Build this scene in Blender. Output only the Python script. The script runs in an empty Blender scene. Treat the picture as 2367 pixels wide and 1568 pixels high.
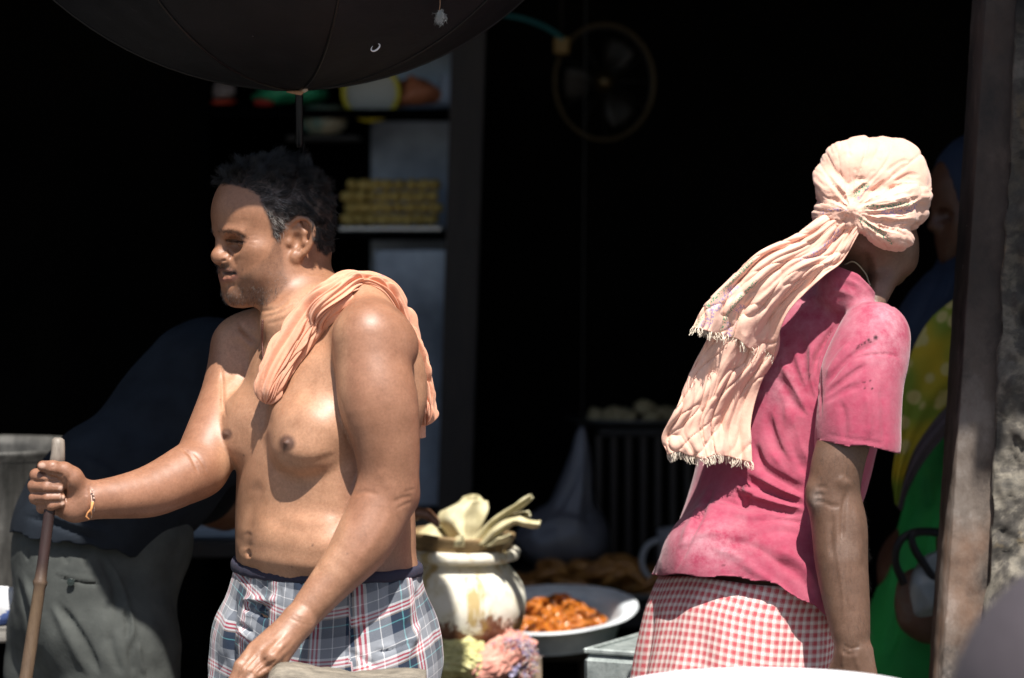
import bpy, math, random, sys
import numpy as np
from mathutils import Vector, Matrix
sc = bpy.context.scene
COL = sc.collection
R = math.radians
rng = np.random.default_rng(7)
random.seed(7)

# ------------------------------------------------------------------ camera, sky, sun, exposure
CAM = np.array([0.0, -5.0, 1.60]); AIM = np.array([0.0, 0.0, 1.372]); WIDE = 1.55
cd = bpy.data.cameras.new('camera'); cam = bpy.data.objects.new('camera', cd); COL.objects.link(cam)
cam.location = CAM
PITCH = math.atan2(CAM[2] - AIM[2], 5.0)
cam.rotation_euler = (math.pi / 2 - PITCH, 0, 0)
DIST = 5.0 / math.cos(PITCH)
cd.sensor_width = 36; cd.lens = 36 * DIST / WIDE; cd.clip_start = 0.05; cd.clip_end = 400
cd.dof.use_dof = True; cd.dof.focus_distance = 5.02; cd.dof.aperture_fstop = 3.1
sc.camera = cam
SUN = Vector((-0.10, 0.466, -0.878)).normalized()          # the way the light travels
w = bpy.data.worlds.new('World'); sc.world = w; w.use_nodes = True
nt = w.node_tree
sky = nt.nodes.new('ShaderNodeTexSky'); sky.sky_type = 'NISHITA'; sky.sun_disc = False
sky.sun_elevation = math.asin(-SUN.z); sky.sun_rotation = math.atan2(-SUN.x, -SUN.y)
sky.air_density = 1.0; sky.dust_density = 1.5
nt.links.new(sky.outputs[0], nt.nodes['Background'].inputs[0])
nt.nodes['Background'].inputs[1].default_value = 0.068
sl = bpy.data.lights.new('sun', 'SUN'); sl.energy = 5.0; sl.angle = R(0.6); sl.color = (1.0, 0.955, 0.89)
so = bpy.data.objects.new('sun', sl); COL.objects.link(so); so.location = (2, -6, 8)
so.rotation_euler = SUN.to_track_quat('-Z', 'Y').to_euler()
sc.view_settings.view_transform = 'Standard'; sc.view_settings.look = 'None'
sc.view_settings.exposure = 0.74; sc.view_settings.gamma = 1.0; sc.view_settings.use_curve_mapping = False
sc.render.engine = 'CYCLES'
sc.cycles.use_denoising = True
sc.cycles.max_bounces = 6; sc.cycles.sample_clamp_indirect = 4.0

# ------------------------------------------------------------------ photograph <-> place (photo measured 2367 x 1568)
PXM = WIDE / 2367.0
_cs, _sn = math.cos(PITCH), math.sin(PITCH)
def at(px, py, y):
    u = (px - 1183.5) * PXM / DIST; v = (784 - py) * PXM / DIST
    d = np.array([u, _cs + v * _sn, -_sn + v * _cs])
    return CAM + d * ((y - CAM[1]) / d[1])
def pix(V):
    d = np.asarray(V) - CAM
    f = d[..., 1] * _cs - d[..., 2] * _sn; v = d[..., 1] * _sn + d[..., 2] * _cs
    return np.stack([1183.5 + d[..., 0] / f * DIST / PXM, 784 - v / f * DIST / PXM], -1)
def sz(px, y=0.0): return px * PXM * (y + 5.0) / 5.0
def A3(*q): return [at(*p) for p in q]

# ------------------------------------------------------------------ objects
def tag(o, label=None, cat=None, group=None, kind=None):
    if label: o['label'] = label
    if cat: o['category'] = cat
    if group: o['group'] = group
    if kind: o['kind'] = kind
    return o
def empty(name, loc, label=None, cat=None, group=None, kind=None):
    o = bpy.data.objects.new(name, None); COL.objects.link(o); o.location = loc; o.empty_display_size = .05
    return tag(o, label, cat, group, kind)
def link(name, me, mat=None, parent=None):
    if mat is not None and not me.materials: me.materials.append(mat)
    o = bpy.data.objects.new(name, me); COL.objects.link(o)
    if parent is not None:
        o.parent = parent; p = parent; q = Vector((0, 0, 0))
        while p is not None: q += p.location; p = p.parent
        o.location = -q
    return o
def mesh(name, V, F, mat=None, parent=None, smooth=True, uv=None, col=None):
    """V (n,3) world places, F (m,4) or list of faces, uv per vertex, col per vertex"""
    me = bpy.data.meshes.new(name)
    V = np.asarray(V, dtype=np.float32)
    if isinstance(F, np.ndarray):
        m, k = F.shape
        me.vertices.add(len(V)); me.vertices.foreach_set('co', V.ravel())
        me.loops.add(m * k); me.loops.foreach_set('vertex_index', F.astype(np.int32).ravel())
        me.polygons.add(m); me.polygons.foreach_set('loop_start', np.arange(0, m * k, k, dtype=np.int32))
        me.polygons.foreach_set('loop_total', np.full(m, k, dtype=np.int32))
        me.update(calc_edges=True); me.validate()
    else:
        me.from_pydata([tuple(map(float, v)) for v in V], [], [tuple(map(int, f)) for f in F]); me.update()
    if smooth: me.polygons.foreach_set('use_smooth', np.ones(len(me.polygons), dtype=bool))
    if uv is not None:
        l = me.uv_layers.new(name='UVMap'); idx = np.zeros(len(me.loops), dtype=np.int32); me.loops.foreach_get('vertex_index', idx)
        l.data.foreach_set('uv', np.asarray(uv, dtype=np.float32)[idx].ravel())
    if col is not None:
        a = me.color_attributes.new('tint', 'FLOAT_COLOR', 'POINT')
        c = np.ones((len(V), 4), dtype=np.float32); c[:, :3] = col
        a.data.foreach_set('color', c.ravel())
    return link(name, me, mat, parent)
def merge(parts):
    Vs, Fs, n = [], [], 0
    for V, F in parts:
        Vs.append(np.asarray(V, dtype=float)); Fs += [tuple(i + n for i in f) for f in (F.tolist() if isinstance(F, np.ndarray) else F)]; n += len(V)
    return np.concatenate(Vs), Fs

# ------------------------------------------------------------------ plain shapes: each returns (V, F)
def basis(d, up=(0, 0, 1)):
    d = np.asarray(d, float); d = d / np.linalg.norm(d); up = np.asarray(up, float)
    if abs(np.dot(d, up)) > .98: up = np.array([1.0, 0, 0])
    a = np.cross(up, d); a /= np.linalg.norm(a); b = np.cross(d, a)
    return a, b, d
def grid_faces(nu, nv, closed=False):
    f = []
    for i in range(nu - 1):
        for j in range(nv if closed else nv - 1):
            k = (j + 1) % nv
            f.append((i * nv + j, i * nv + k, (i + 1) * nv + k, (i + 1) * nv + j))
    return f
def tube(P, r, n=10, caps=True, flat=1.0, up=(0, 0, 1)):
    P = np.asarray(P, float); m = len(P); r = np.full(m, r, float) if np.isscalar(r) else np.asarray(r, float)
    T = np.gradient(P, axis=0); T /= np.linalg.norm(T, axis=1)[:, None] + 1e-12
    a, b, _ = basis(T[0], up); V = []
    for i in range(m):
        a = a - T[i] * np.dot(a, T[i]); a /= np.linalg.norm(a); b = np.cross(T[i], a)
        for k in range(n):
            t = 2 * math.pi * k / n
            V.append(P[i] + r[i] * (math.cos(t) * a + math.sin(t) * b * flat))
    F = grid_faces(m, n, True)
    if caps: F += [tuple(range(n - 1, -1, -1)), tuple(range((m - 1) * n, m * n))]
    return np.array(V), F
def lathe(prof, n=32, c=(0, 0, 0), squash=1.0):
    V = [];
    for r, z in prof:
        for k in range(n):
            t = 2 * math.pi * k / n; V.append((c[0] + r * math.cos(t), c[1] + r * math.sin(t) * squash, c[2] + z))
    return np.array(V), grid_faces(len(prof), n, True)
def box(c, s, bevel=0.0, rot=None):
    """bevelled box, centre c, full sizes s"""
    h = np.array(s, float) / 2; b = min(bevel, h.min() * .95)
    if b <= 0:
        V = np.array([(x, y, z) for x in (-h[0], h[0]) for y in (-h[1], h[1]) for z in (-h[2], h[2])])
        F = [(0, 1, 3, 2), (4, 6, 7, 5), (0, 4, 5, 1), (2, 3, 7, 6), (0, 2, 6, 4), (1, 5, 7, 3)]
    else:
        V = []; idx = {}
        for sx in (-1, 1):
            for sy in (-1, 1):
                for s_z in (-1, 1):
                    for ax in range(3):
                        p = np.array([sx, sy, s_z]) * (h - b); p[ax] += (sx, sy, s_z)[ax] * b
                        idx[(sx, sy, s_z, ax)] = len(V); V.append(p)
        V = np.array(V); F = []
        for ax in range(3):
            o = [i for i in range(3) if i != ax]
            for s_ in (-1, 1):
                q = []
                for u, v in ((-1, -1), (1, -1), (1, 1), (-1, 1)):
                    k = [0, 0, 0]; k[ax] = s_; k[o[0]] = u; k[o[1]] = v; q.append(idx[(*k, ax)])
                F.append(tuple(q))
            for u in (-1, 1):
                for v in (-1, 1):
                    k0 = [0, 0, 0]; k1 = [0, 0, 0]; k0[ax] = -1; k1[ax] = 1
                    for k in (k0, k1): k[o[0]] = u; k[o[1]] = v
                    F.append((idx[(*k0, o[0])], idx[(*k1, o[0])], idx[(*k1, o[1])], idx[(*k0, o[1])]))
        for sx in (-1, 1):
            for sy in (-1, 1):
                for s_z in (-1, 1): F.append(tuple(idx[(sx, sy, s_z, a)] for a in range(3)))
        F2 = []
        for f in F:
            n_ = np.cross(V[f[1]] - V[f[0]], V[f[2]] - V[f[0]]); c_ = V[list(f)].mean(0)
            F2.append(f if np.dot(n_, c_) > 0 else f[::-1])
        F = F2
    if rot is not None: V = V @ np.asarray(Matrix.Rotation(rot[2], 3, 'Z') @ Matrix.Rotation(rot[1], 3, 'Y') @ Matrix.Rotation(rot[0], 3, 'X')).T
    return V + np.asarray(c, float), F
def spline(P, n):
    """Catmull-Rom through P, n samples (any dimension)"""
    P = np.asarray(P, float); m = len(P)
    if m == 2: return P[0] + (P[1] - P[0]) * np.linspace(0, 1, n)[:, None]
    Q = np.vstack([2 * P[0] - P[1], P, 2 * P[-1] - P[-2]])
    t = np.linspace(0, m - 1 - 1e-9, n); i = t.astype(int); f = (t - i)[:, None]
    a, b, c, d = Q[i], Q[i + 1], Q[i + 2], Q[i + 3]
    return .5 * (2 * b + (c - a) * f + (2 * a - 5 * b + 4 * c - d) * f * f + (3 * b - a - 3 * c + d) * f ** 3)
def vnoise(P, s, seed=0):
    """smooth value noise in -1..1"""
    P = np.asarray(P, float) * s + seed * 17.13; i = np.floor(P).astype(np.int64); f = P - i; f = f * f * (3 - 2 * f); out = 0
    for dx in (0, 1):
        for dy in (0, 1):
            for dz in (0, 1):
                h = (i[..., 0] + dx) * 374761393 + (i[..., 1] + dy) * 668265263 + (i[..., 2] + dz) * 2147483647 + seed * 974711
                h = (h ^ (h >> 13)) * 1274126177; h = (h ^ (h >> 16)) & 0xffff
                wgt = (f[..., 0] if dx else 1 - f[..., 0]) * (f[..., 1] if dy else 1 - f[..., 1]) * (f[..., 2] if dz else 1 - f[..., 2])
                out = out + wgt * (h / 32767.5 - 1)
    return out

def crease(P, s, seed=0, sharp=7): return (1 - np.abs(vnoise(P, s, seed))) ** sharp
# ------------------------------------------------------------------ bodies: one continuous skin from a blended solid
class Clay:
    def __init__(s, xs, ys, zs):
        s.ax = [np.asarray(a, np.float32) for a in (xs, ys, zs)]
        s.F = np.full([len(a) for a in s.ax], .3, np.float32); s.M = np.eye(3); s.t = np.zeros(3)
    def frame(s, M=None, t=None):
        s.M = np.eye(3) if M is None else np.asarray(M, float); s.t = np.zeros(3) if t is None else np.asarray(t, float)
    def _loc(s, lo, hi, pad):
        lo = np.asarray(lo, float) - pad; hi = np.asarray(hi, float) + pad
        C = np.array([(x, y, z) for x in (lo[0], hi[0]) for y in (lo[1], hi[1]) for z in (lo[2], hi[2])]) @ s.M.T + s.t
        a, b = C.min(0), C.max(0); S = []
        for k in range(3):
            i0 = max(int(np.searchsorted(s.ax[k], a[k])) - 1, 0); i1 = min(int(np.searchsorted(s.ax[k], b[k])) + 1, len(s.ax[k]))
            if i1 <= i0: return None, None
            S.append(slice(i0, i1))
        X = (s.ax[0][S[0]] - np.float32(s.t[0]))[:, None, None]; Y = (s.ax[1][S[1]] - np.float32(s.t[1]))[None, :, None]; Z = (s.ax[2][S[2]] - np.float32(s.t[2]))[None, None, :]
        M = s.M.astype(np.float32)
        return tuple(S), [M[0, k] * X + M[1, k] * Y + M[2, k] * Z for k in range(3)]
    def _mix(s, S, d, k, sub):
        f = s.F[S]
        if sub:
            d = -d
            if k > 0: h = np.maximum(k - np.abs(f - d), 0) / k; s.F[S] = np.maximum(f, d) + h * h * (k / 4)
            else: s.F[S] = np.maximum(f, d)
        else:
            if k > 0: h = np.maximum(k - np.abs(f - d), 0) / k; s.F[S] = np.minimum(f, d) - h * h * (k / 4)
            else: s.F[S] = np.minimum(f, d)
    def rc(s, a, b, ra, rb, k=.01, sub=False, sq=None):
        a = np.asarray(a, float); b = np.asarray(b, float); rm = max(ra, rb)
        f_ = 1.0 if sq is None else max(1.0, sq[1])
        S, P = s._loc(np.minimum(a, b) - rm * f_, np.maximum(a, b) + rm * f_, k + .012)
        if S is None: return
        d0, d1, d2 = P[0] - np.float32(a[0]), P[1] - np.float32(a[1]), P[2] - np.float32(a[2]); ba = (b - a).astype(np.float32)
        sc_ = 1.0
        if sq is not None:
            u = np.asarray(sq[0], float); u = (u / np.linalg.norm(u)).astype(np.float32); g = np.float32(1 / sq[1] - 1)
            q = (d0 * u[0] + d1 * u[1] + d2 * u[2]) * g; d0, d1, d2 = d0 + q * u[0], d1 + q * u[1], d2 + q * u[2]
            ba = ba + np.dot(ba, u) * g * u; sc_ = min(1.0, sq[1])
        L = float(np.dot(ba, ba)) + 1e-12
        h = np.clip((d0 * ba[0] + d1 * ba[1] + d2 * ba[2]) / np.float32(L), 0, 1)
        d = np.sqrt((d0 - h * ba[0]) ** 2 + (d1 - h * ba[1]) ** 2 + (d2 - h * ba[2]) ** 2) - (np.float32(ra) + np.float32(rb - ra) * h)
        s._mix(S, d * np.float32(sc_), k, sub)
    def chain(s, P, r, k=.01, sub=False, sq=None):
        for i in range(len(P) - 1): s.rc(P[i], P[i + 1], r[i], r[i + 1], k if i == 0 else min(k, .008), sub, sq)
    def limb(s, P, r, k=.01, n=14, sq=None):
        T = spline(np.c_[np.asarray(P, float), np.asarray(r, float)], n); s.chain(T[:, :3], T[:, 3], k, False, sq)
    def el(s, c, r, k=.01, sub=False, rot=None):
        c = np.asarray(c, float); r = np.asarray(r, float); rm = r.max() if rot is not None else r
        S, P = s._loc(c - rm, c + rm, k + .012)
        if S is None: return
        d = [P[i] - np.float32(c[i]) for i in range(3)]
        if rot is not None:
            M = np.asarray(Matrix.Rotation(rot[2], 3, 'Z') @ Matrix.Rotation(rot[1], 3, 'Y') @ Matrix.Rotation(rot[0], 3, 'X')).astype(np.float32)
            d = [M[0, i] * d[0] + M[1, i] * d[1] + M[2, i] * d[2] for i in range(3)]
        q = [d[i] / np.float32(r[i]) for i in range(3)]
        k0 = np.sqrt(q[0] ** 2 + q[1] ** 2 + q[2] ** 2); k1 = np.sqrt((q[0] / np.float32(r[0])) ** 2 + (q[1] / np.float32(r[1])) ** 2 + (q[2] / np.float32(r[2])) ** 2)
        s._mix(S, k0 * (k0 - 1) / (k1 + np.float32(1e-6)), k, sub)
    def loft(s, rows, k=.02, sub=False, shell=0.0):
        """rows: z, centre x, centre y, half width (y), front depth (+x), back depth (-x), roundness"""
        rows = np.array(sorted(rows), float); T = spline(rows, 200); T = T[np.argsort(T[:, 0])]
        m = max(rows[:, 3].max(), rows[:, 4].max(), rows[:, 5].max()) + .02
        lo = (rows[:, 1].min() - m, rows[:, 2].min() - m, rows[0, 0]); hi = (rows[:, 1].max() + m, rows[:, 2].max() + m, rows[-1, 0])
        S, P = s._loc(lo, hi, k + .012)
        if S is None: return
        z = P[2]; zz = z.ravel(); g = lambda c: np.interp(z, T[:, 0], T[:, c]).astype(np.float32)
        x = P[0] - g(1); y = P[1] - g(2); n = g(6)
        X = np.abs(x) / np.where(x > 0, g(4), g(5)); Y = np.abs(y) / g(3)
        k0 = (X ** n + Y ** n + np.float32(1e-9)) ** (1 / n); r = np.sqrt(x * x + y * y)
        d = r * (1 - 1 / np.maximum(k0, .05)); d = np.where(k0 < .05, -.05, d)
        e = np.maximum(np.float32(rows[0, 0]) - z, z - np.float32(rows[-1, 0])); q = np.float32(.03)
        h = np.maximum(q - np.abs(d - e), 0) / q; d = np.maximum(d, e) + h * h * (q / 4)
        s._mix(S, d - np.float32(shell), k, sub)
    def skin(s, smooth=1):
        F = s.F; I = F < 0; nx, ny, nz = F.shape
        c = I[:-1, :-1, :-1].astype(np.uint8)
        for dx, dy, dz in ((1,0,0),(0,1,0),(0,0,1),(1,1,0),(1,0,1),(0,1,1),(1,1,1)):
            c += I[dx:nx - 1 + dx, dy:ny - 1 + dy, dz:nz - 1 + dz]
        ids = np.flatnonzero((c > 0) & (c < 8)); i, j, k = np.unravel_index(ids, c.shape)
        off = [(0,0,0),(1,0,0),(0,1,0),(1,1,0),(0,0,1),(1,0,1),(0,1,1),(1,1,1)]
        v = [F[i + a, j + b, k + e] for a, b, e in off]
        acc = np.zeros((len(ids), 3)); cnt = np.zeros(len(ids))
        for a in range(8):
            for b in range(a + 1, 8):
                df = [off[b][q] - off[a][q] for q in range(3)]
                if sum(abs(x) for x in df) != 1: continue
                cr = (v[a] < 0) != (v[b] < 0); t = np.where(cr, v[a] / (v[a] - v[b] + 1e-12), 0)
                for q in range(3): acc[:, q] += np.where(cr, off[a][q] + t * df[q], 0)
                cnt += cr
        acc /= cnt[:, None]; V = np.empty_like(acc)
        for q, idx in enumerate((i, j, k)):
            A = s.ax[q].astype(float); V[:, q] = A[idx] + acc[:, q] * (A[idx + 1] - A[idx])
        cx, cy, cz = c.shape; fl = lambda a, b, e: np.searchsorted(ids, (a * cy + b) * cz + e); Q = []
        for q in range(3):
            A, B = [I[:-1], I[:, :-1], I[:, :, :-1]][q], [I[1:], I[:, 1:], I[:, :, 1:]][q]
            e = np.argwhere(A != B); sg = A[tuple(e.T)]
            o = [x for x in range(3) if x != q]
            e_ok = np.all([(e[:, x] > 0) & (e[:, x] < c.shape[x]) for x in o], axis=0); e, sg = e[e_ok], sg[e_ok]
            q4 = []
            for du, dv in ((-1, -1), (0, -1), (0, 0), (-1, 0)):
                p = e.copy(); p[:, o[0]] += du; p[:, o[1]] += dv; q4.append(fl(p[:, 0], p[:, 1], p[:, 2]))
            q4 = np.stack(q4, 1); flip = sg if q == 1 else ~sg
            q4[flip] = q4[flip][:, ::-1]; Q.append(q4)
        Q = np.concatenate(Q)
        for _ in range(smooth): V = V * .5 + ring(V, Q) * .5
        return V, Q
def ring(V, Q):
    acc = np.zeros_like(V); cnt = np.zeros(len(V))
    for a in range(4):
        x, y = Q[:, a], Q[:, (a + 1) % 4]
        for d in range(V.shape[1]): acc[:, d] += np.bincount(x, V[y, d], len(V)) + np.bincount(y, V[x, d], len(V))
        cnt += np.bincount(x, minlength=len(V)) + np.bincount(y, minlength=len(V))
    return acc / np.maximum(cnt, 1)[:, None]
def normals(V, Q):
    n = np.cross(V[Q[:, 2]] - V[Q[:, 0]], V[Q[:, 3]] - V[Q[:, 1]]); N = np.zeros_like(V)
    for a in range(4):
        for d in range(3): N[:, d] += np.bincount(Q[:, a], n[:, d], len(V))
    return N / (np.linalg.norm(N, axis=1)[:, None] + 1e-12)
def blur(a, Q, n):
    a = a.reshape(len(a), -1).astype(float)
    for _ in range(n): a = a * .5 + ring(a, Q) * .5
    return a
def seg_dist(P, path):
    """distance of 2-D points to a polyline, and the place along it 0..1"""
    path = np.asarray(path, float); L = np.r_[0, np.cumsum(np.linalg.norm(np.diff(path, axis=0), axis=1))]
    best = np.full(len(P), 1e9); t = np.zeros(len(P)); side = np.zeros(len(P))
    for i in range(len(path) - 1):
        a, b = path[i], path[i + 1]; ba = b - a; l2 = np.dot(ba, ba) + 1e-9
        h = np.clip(((P - a) @ ba) / l2, 0, 1); e = P - a - h[:, None] * ba; d = np.hypot(e[:, 0], e[:, 1]); m = d < best
        best[m] = d[m]; t[m] = (L[i] + h[m] * (L[i + 1] - L[i])) / L[-1]; side[m] = (ba[0] * e[m, 1] - ba[1] * e[m, 0]) / math.sqrt(l2)
    return best, t, side
class Carve:
    """pushes the surface in and out along drawn lines, like a modelling tool"""
    def __init__(s, V, Q):
        s.V, s.Q = V, Q; s.fresh()
    def fresh(s):
        s.N = normals(s.V, s.Q); s.P = pix(s.V); d = s.V - CAM; s.face = -(s.N * d).sum(1) / np.linalg.norm(d, axis=1)
    def line(s, path, w, h, taper=.25, yr=None, fold=0.0, n=None):
        path = np.asarray(path, float)
        if len(path) > 2: path = spline(path, len(path) * 6)
        lo = path.min(0) - 3 * w; hi = path.max(0) + 3 * w
        m = (s.P[:, 0] > lo[0]) & (s.P[:, 0] < hi[0]) & (s.P[:, 1] > lo[1]) & (s.P[:, 1] < hi[1]) & (s.face > -.1)
        if yr: m &= (s.V[:, 1] > yr[0]) & (s.V[:, 1] < yr[1])
        ix = np.flatnonzero(m)
        if not len(ix): return
        d, t, sd = seg_dist(s.P[ix], path)
        tp = np.clip(np.minimum(t, 1 - t) / max(taper, 1e-3), 0, 1); tp = tp * tp * (3 - 2 * tp)
        wt = w * (.45 + .55 * tp); pr = np.exp(-(d / wt) ** 2)
        if fold: pr = pr - fold * np.exp(-((sd - 1.5 * wt) / wt) ** 2) * (d < 4 * wt)
        s.V[ix] += s.N[ix] * (h * pr * tp * np.clip(s.face[ix] * 3 + .3, 0, 1))[:, None]
    def dab(s, c, r, h, yr=None):
        d = np.hypot((s.P[:, 0] - c[0]) / (r if np.isscalar(r) else r[0]), (s.P[:, 1] - c[1]) / (r if np.isscalar(r) else r[1]))
        m = (d < 3) & (s.face > 0)
        if yr: m &= (s.V[:, 1] > yr[0]) & (s.V[:, 1] < yr[1])
        s.V[m] += s.N[m] * (h * np.exp(-d[m] ** 2))[:, None]
def axis(lo, hi, step, *fine):
    """grid line places: step outside, finer inside the (lo, hi, step) spans"""
    out = [lo]
    while out[-1] < hi:
        st = step
        for a, b, f in fine:
            if a <= out[-1] < b: st = min(st, f)
            elif out[-1] < a: st = min(st, max(f, a - out[-1] + f * .5))
        out.append(out[-1] + st)
    return np.array(out)
def strands(name, P, r0, r1, mat, parent):
    """hair: P (n, k, 3)"""
    n, k, _ = P.shape
    hc = bpy.data.hair_curves.new(name); hc.add_curves([k] * n)
    hc.attributes['position'].data.foreach_set('vector', P.astype(np.float32).ravel())
    ra = hc.attributes.get('radius') or hc.attributes.new('radius', 'FLOAT', 'POINT')
    ra.data.foreach_set('value', np.tile(np.linspace(r0, r1, k), n).astype(np.float32))
    hc.materials.append(mat)
    return link(name, hc, None, parent)

# ------------------------------------------------------------------ materials
class Mat:
    def __init__(s, name, rough=.6, color=(.5, .5, .5), **kw):
        s.m = bpy.data.materials.new(name); s.m.use_nodes = True; s.t = s.m.node_tree; s.b = s.t.nodes['Principled BSDF']
        s.b.inputs['Roughness'].default_value = rough; s.b.inputs['Base Color'].default_value = (*color, 1)
        for k, v in kw.items():
            s.b.inputs[k.replace('_', ' ')].default_value = v
    def n(s, typ, **kw):
        x = s.t.nodes.new('ShaderNode' + typ)
        for k, v in kw.items():
            if hasattr(x, k): setattr(x, k, v)
            else: x.inputs[k.replace('_', ' ')].default_value = v
        return x
    def l(s, a, b): s.t.links.new(a, b)
    def coord(s, kind='Object', scale=(1, 1, 1), rot=(0, 0, 0)):
        c = s.n('TexCoord'); mp = s.n('Mapping'); mp.inputs['Scale'].default_value = scale; mp.inputs['Rotation'].default_value = rot
        s.l(c.outputs[kind], mp.inputs[0]); return mp.outputs[0]
    def noise(s, scale, detail=4, rough=.55, co=None, dist=0):
        x = s.n('TexNoise'); x.inputs['Scale'].default_value = scale; x.inputs['Detail'].default_value = detail; x.inputs['Roughness'].default_value = rough; x.inputs['Distortion'].default_value = dist
        if co is not None: s.l(co, x.inputs['Vector'])
        return x.outputs[0]
    def ramp(s, fac, stops, interp='LINEAR'):
        r = s.n('ValToRGB'); r.color_ramp.interpolation = interp
        while len(r.color_ramp.elements) < len(stops): r.color_ramp.elements.new(.5)
        for e, (p, c) in zip(r.color_ramp.elements, stops): e.position = p; e.color = (*c, 1) if len(c) == 3 else c
        s.l(fac, r.inputs[0]); return r.outputs[0]
    def mix(s, a, b, fac, mode='MIX'):
        x = s.n('Mix', data_type='RGBA', blend_type=mode)
        for v, i in ((fac, 0), (a, 6), (b, 7)):
            if hasattr(v, 'is_linked') or hasattr(v, 'links'): s.l(v, x.inputs[i])
            elif isinstance(v, (int, float)): x.inputs[i].default_value = v
            else: x.inputs[i].default_value = (*v, 1)
        return x.outputs[2]
    def math(s, op, a, b=0.0, c=0.0):
        x = s.n('Math', operation=op)
        for i, v in enumerate((a, b, c)):
            if hasattr(v, 'links'): s.l(v, x.inputs[i])
            else: x.inputs[i].default_value = v
        return x.outputs[0]
    def attr(s, name='tint'):
        a = s.n('Attribute', attribute_name=name); return a.outputs['Color']
    def color(s, c): s.l(c, s.b.inputs['Base Color']); return s
    def rough(s, c): s.l(c, s.b.inputs['Roughness']); return s
    def bump(s, h, strength=.3, dist=.01):
        x = s.n('Bump'); x.inputs['Strength'].default_value = strength; x.inputs['Distance'].default_value = dist
        if s.b.inputs['Normal'].is_linked: s.l(s.b.inputs['Normal'].links[0].from_socket, x.inputs['Normal'])
        s.l(h, x.inputs['Height']); s.l(x.outputs[0], s.b.inputs['Normal']); return s
def skin_mat(name, shine=.42, spec=.45):
    m = Mat(name, shine); c = m.attr()
    co = m.coord('Object')
    n1 = m.ramp(m.noise(30, 6, .65, co), [(.3, (.80, .76, .73)), (.7, (1.08, 1.08, 1.08))])
    n2 = m.ramp(m.noise(250, 6, .75, co), [(.32, (.78, .75, .72)), (.68, (1.10, 1.10, 1.10))])
    m.color(m.mix(m.mix(c, n1, 1.0, 'MULTIPLY'), n2, 1.0, 'MULTIPLY'))
    m.rough(m.math('MULTIPLY_ADD', m.noise(60, 4, .6, co), .22, shine - .11))
    v = m.n('TexVoronoi'); v.inputs['Scale'].default_value = 620; m.l(co, v.inputs['Vector'])
    m.bump(v.outputs['Distance'], .14, .0008); m.bump(m.noise(190, 6, .7, co), .13, .0014)
    m.b.inputs['Subsurface Weight'].default_value = .08; m.b.inputs['Subsurface Radius'].default_value = (.9, .35, .2); m.b.inputs['Subsurface Scale'].default_value = .008
    m.b.inputs['Specular IOR Level'].default_value = spec
    return m.m
M_skin = skin_mat('brown_skin', .49, .62)
M_skin_dark = skin_mat('dark_weathered_skin', .47, .42)
M_hair = Mat('black_hair', .38, (.006, .0055, .006)).m
M_hair_grey = Mat('grey_hair', .4, (.30, .28, .26)).m
M_stubble = Mat('stubble', .5, (.02, .016, .014)).m
def rotz(a): return np.array([[math.cos(a), -math.sin(a), 0], [math.sin(a), math.cos(a), 0], [0, 0, 1]])
def roty(a): return np.array([[math.cos(a), 0, math.sin(a)], [0, 1, 0], [-math.sin(a), 0, math.cos(a)]])
def rotx(a): return np.array([[1, 0, 0], [0, math.cos(a), -math.sin(a)], [0, math.sin(a), math.cos(a)]])
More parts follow.
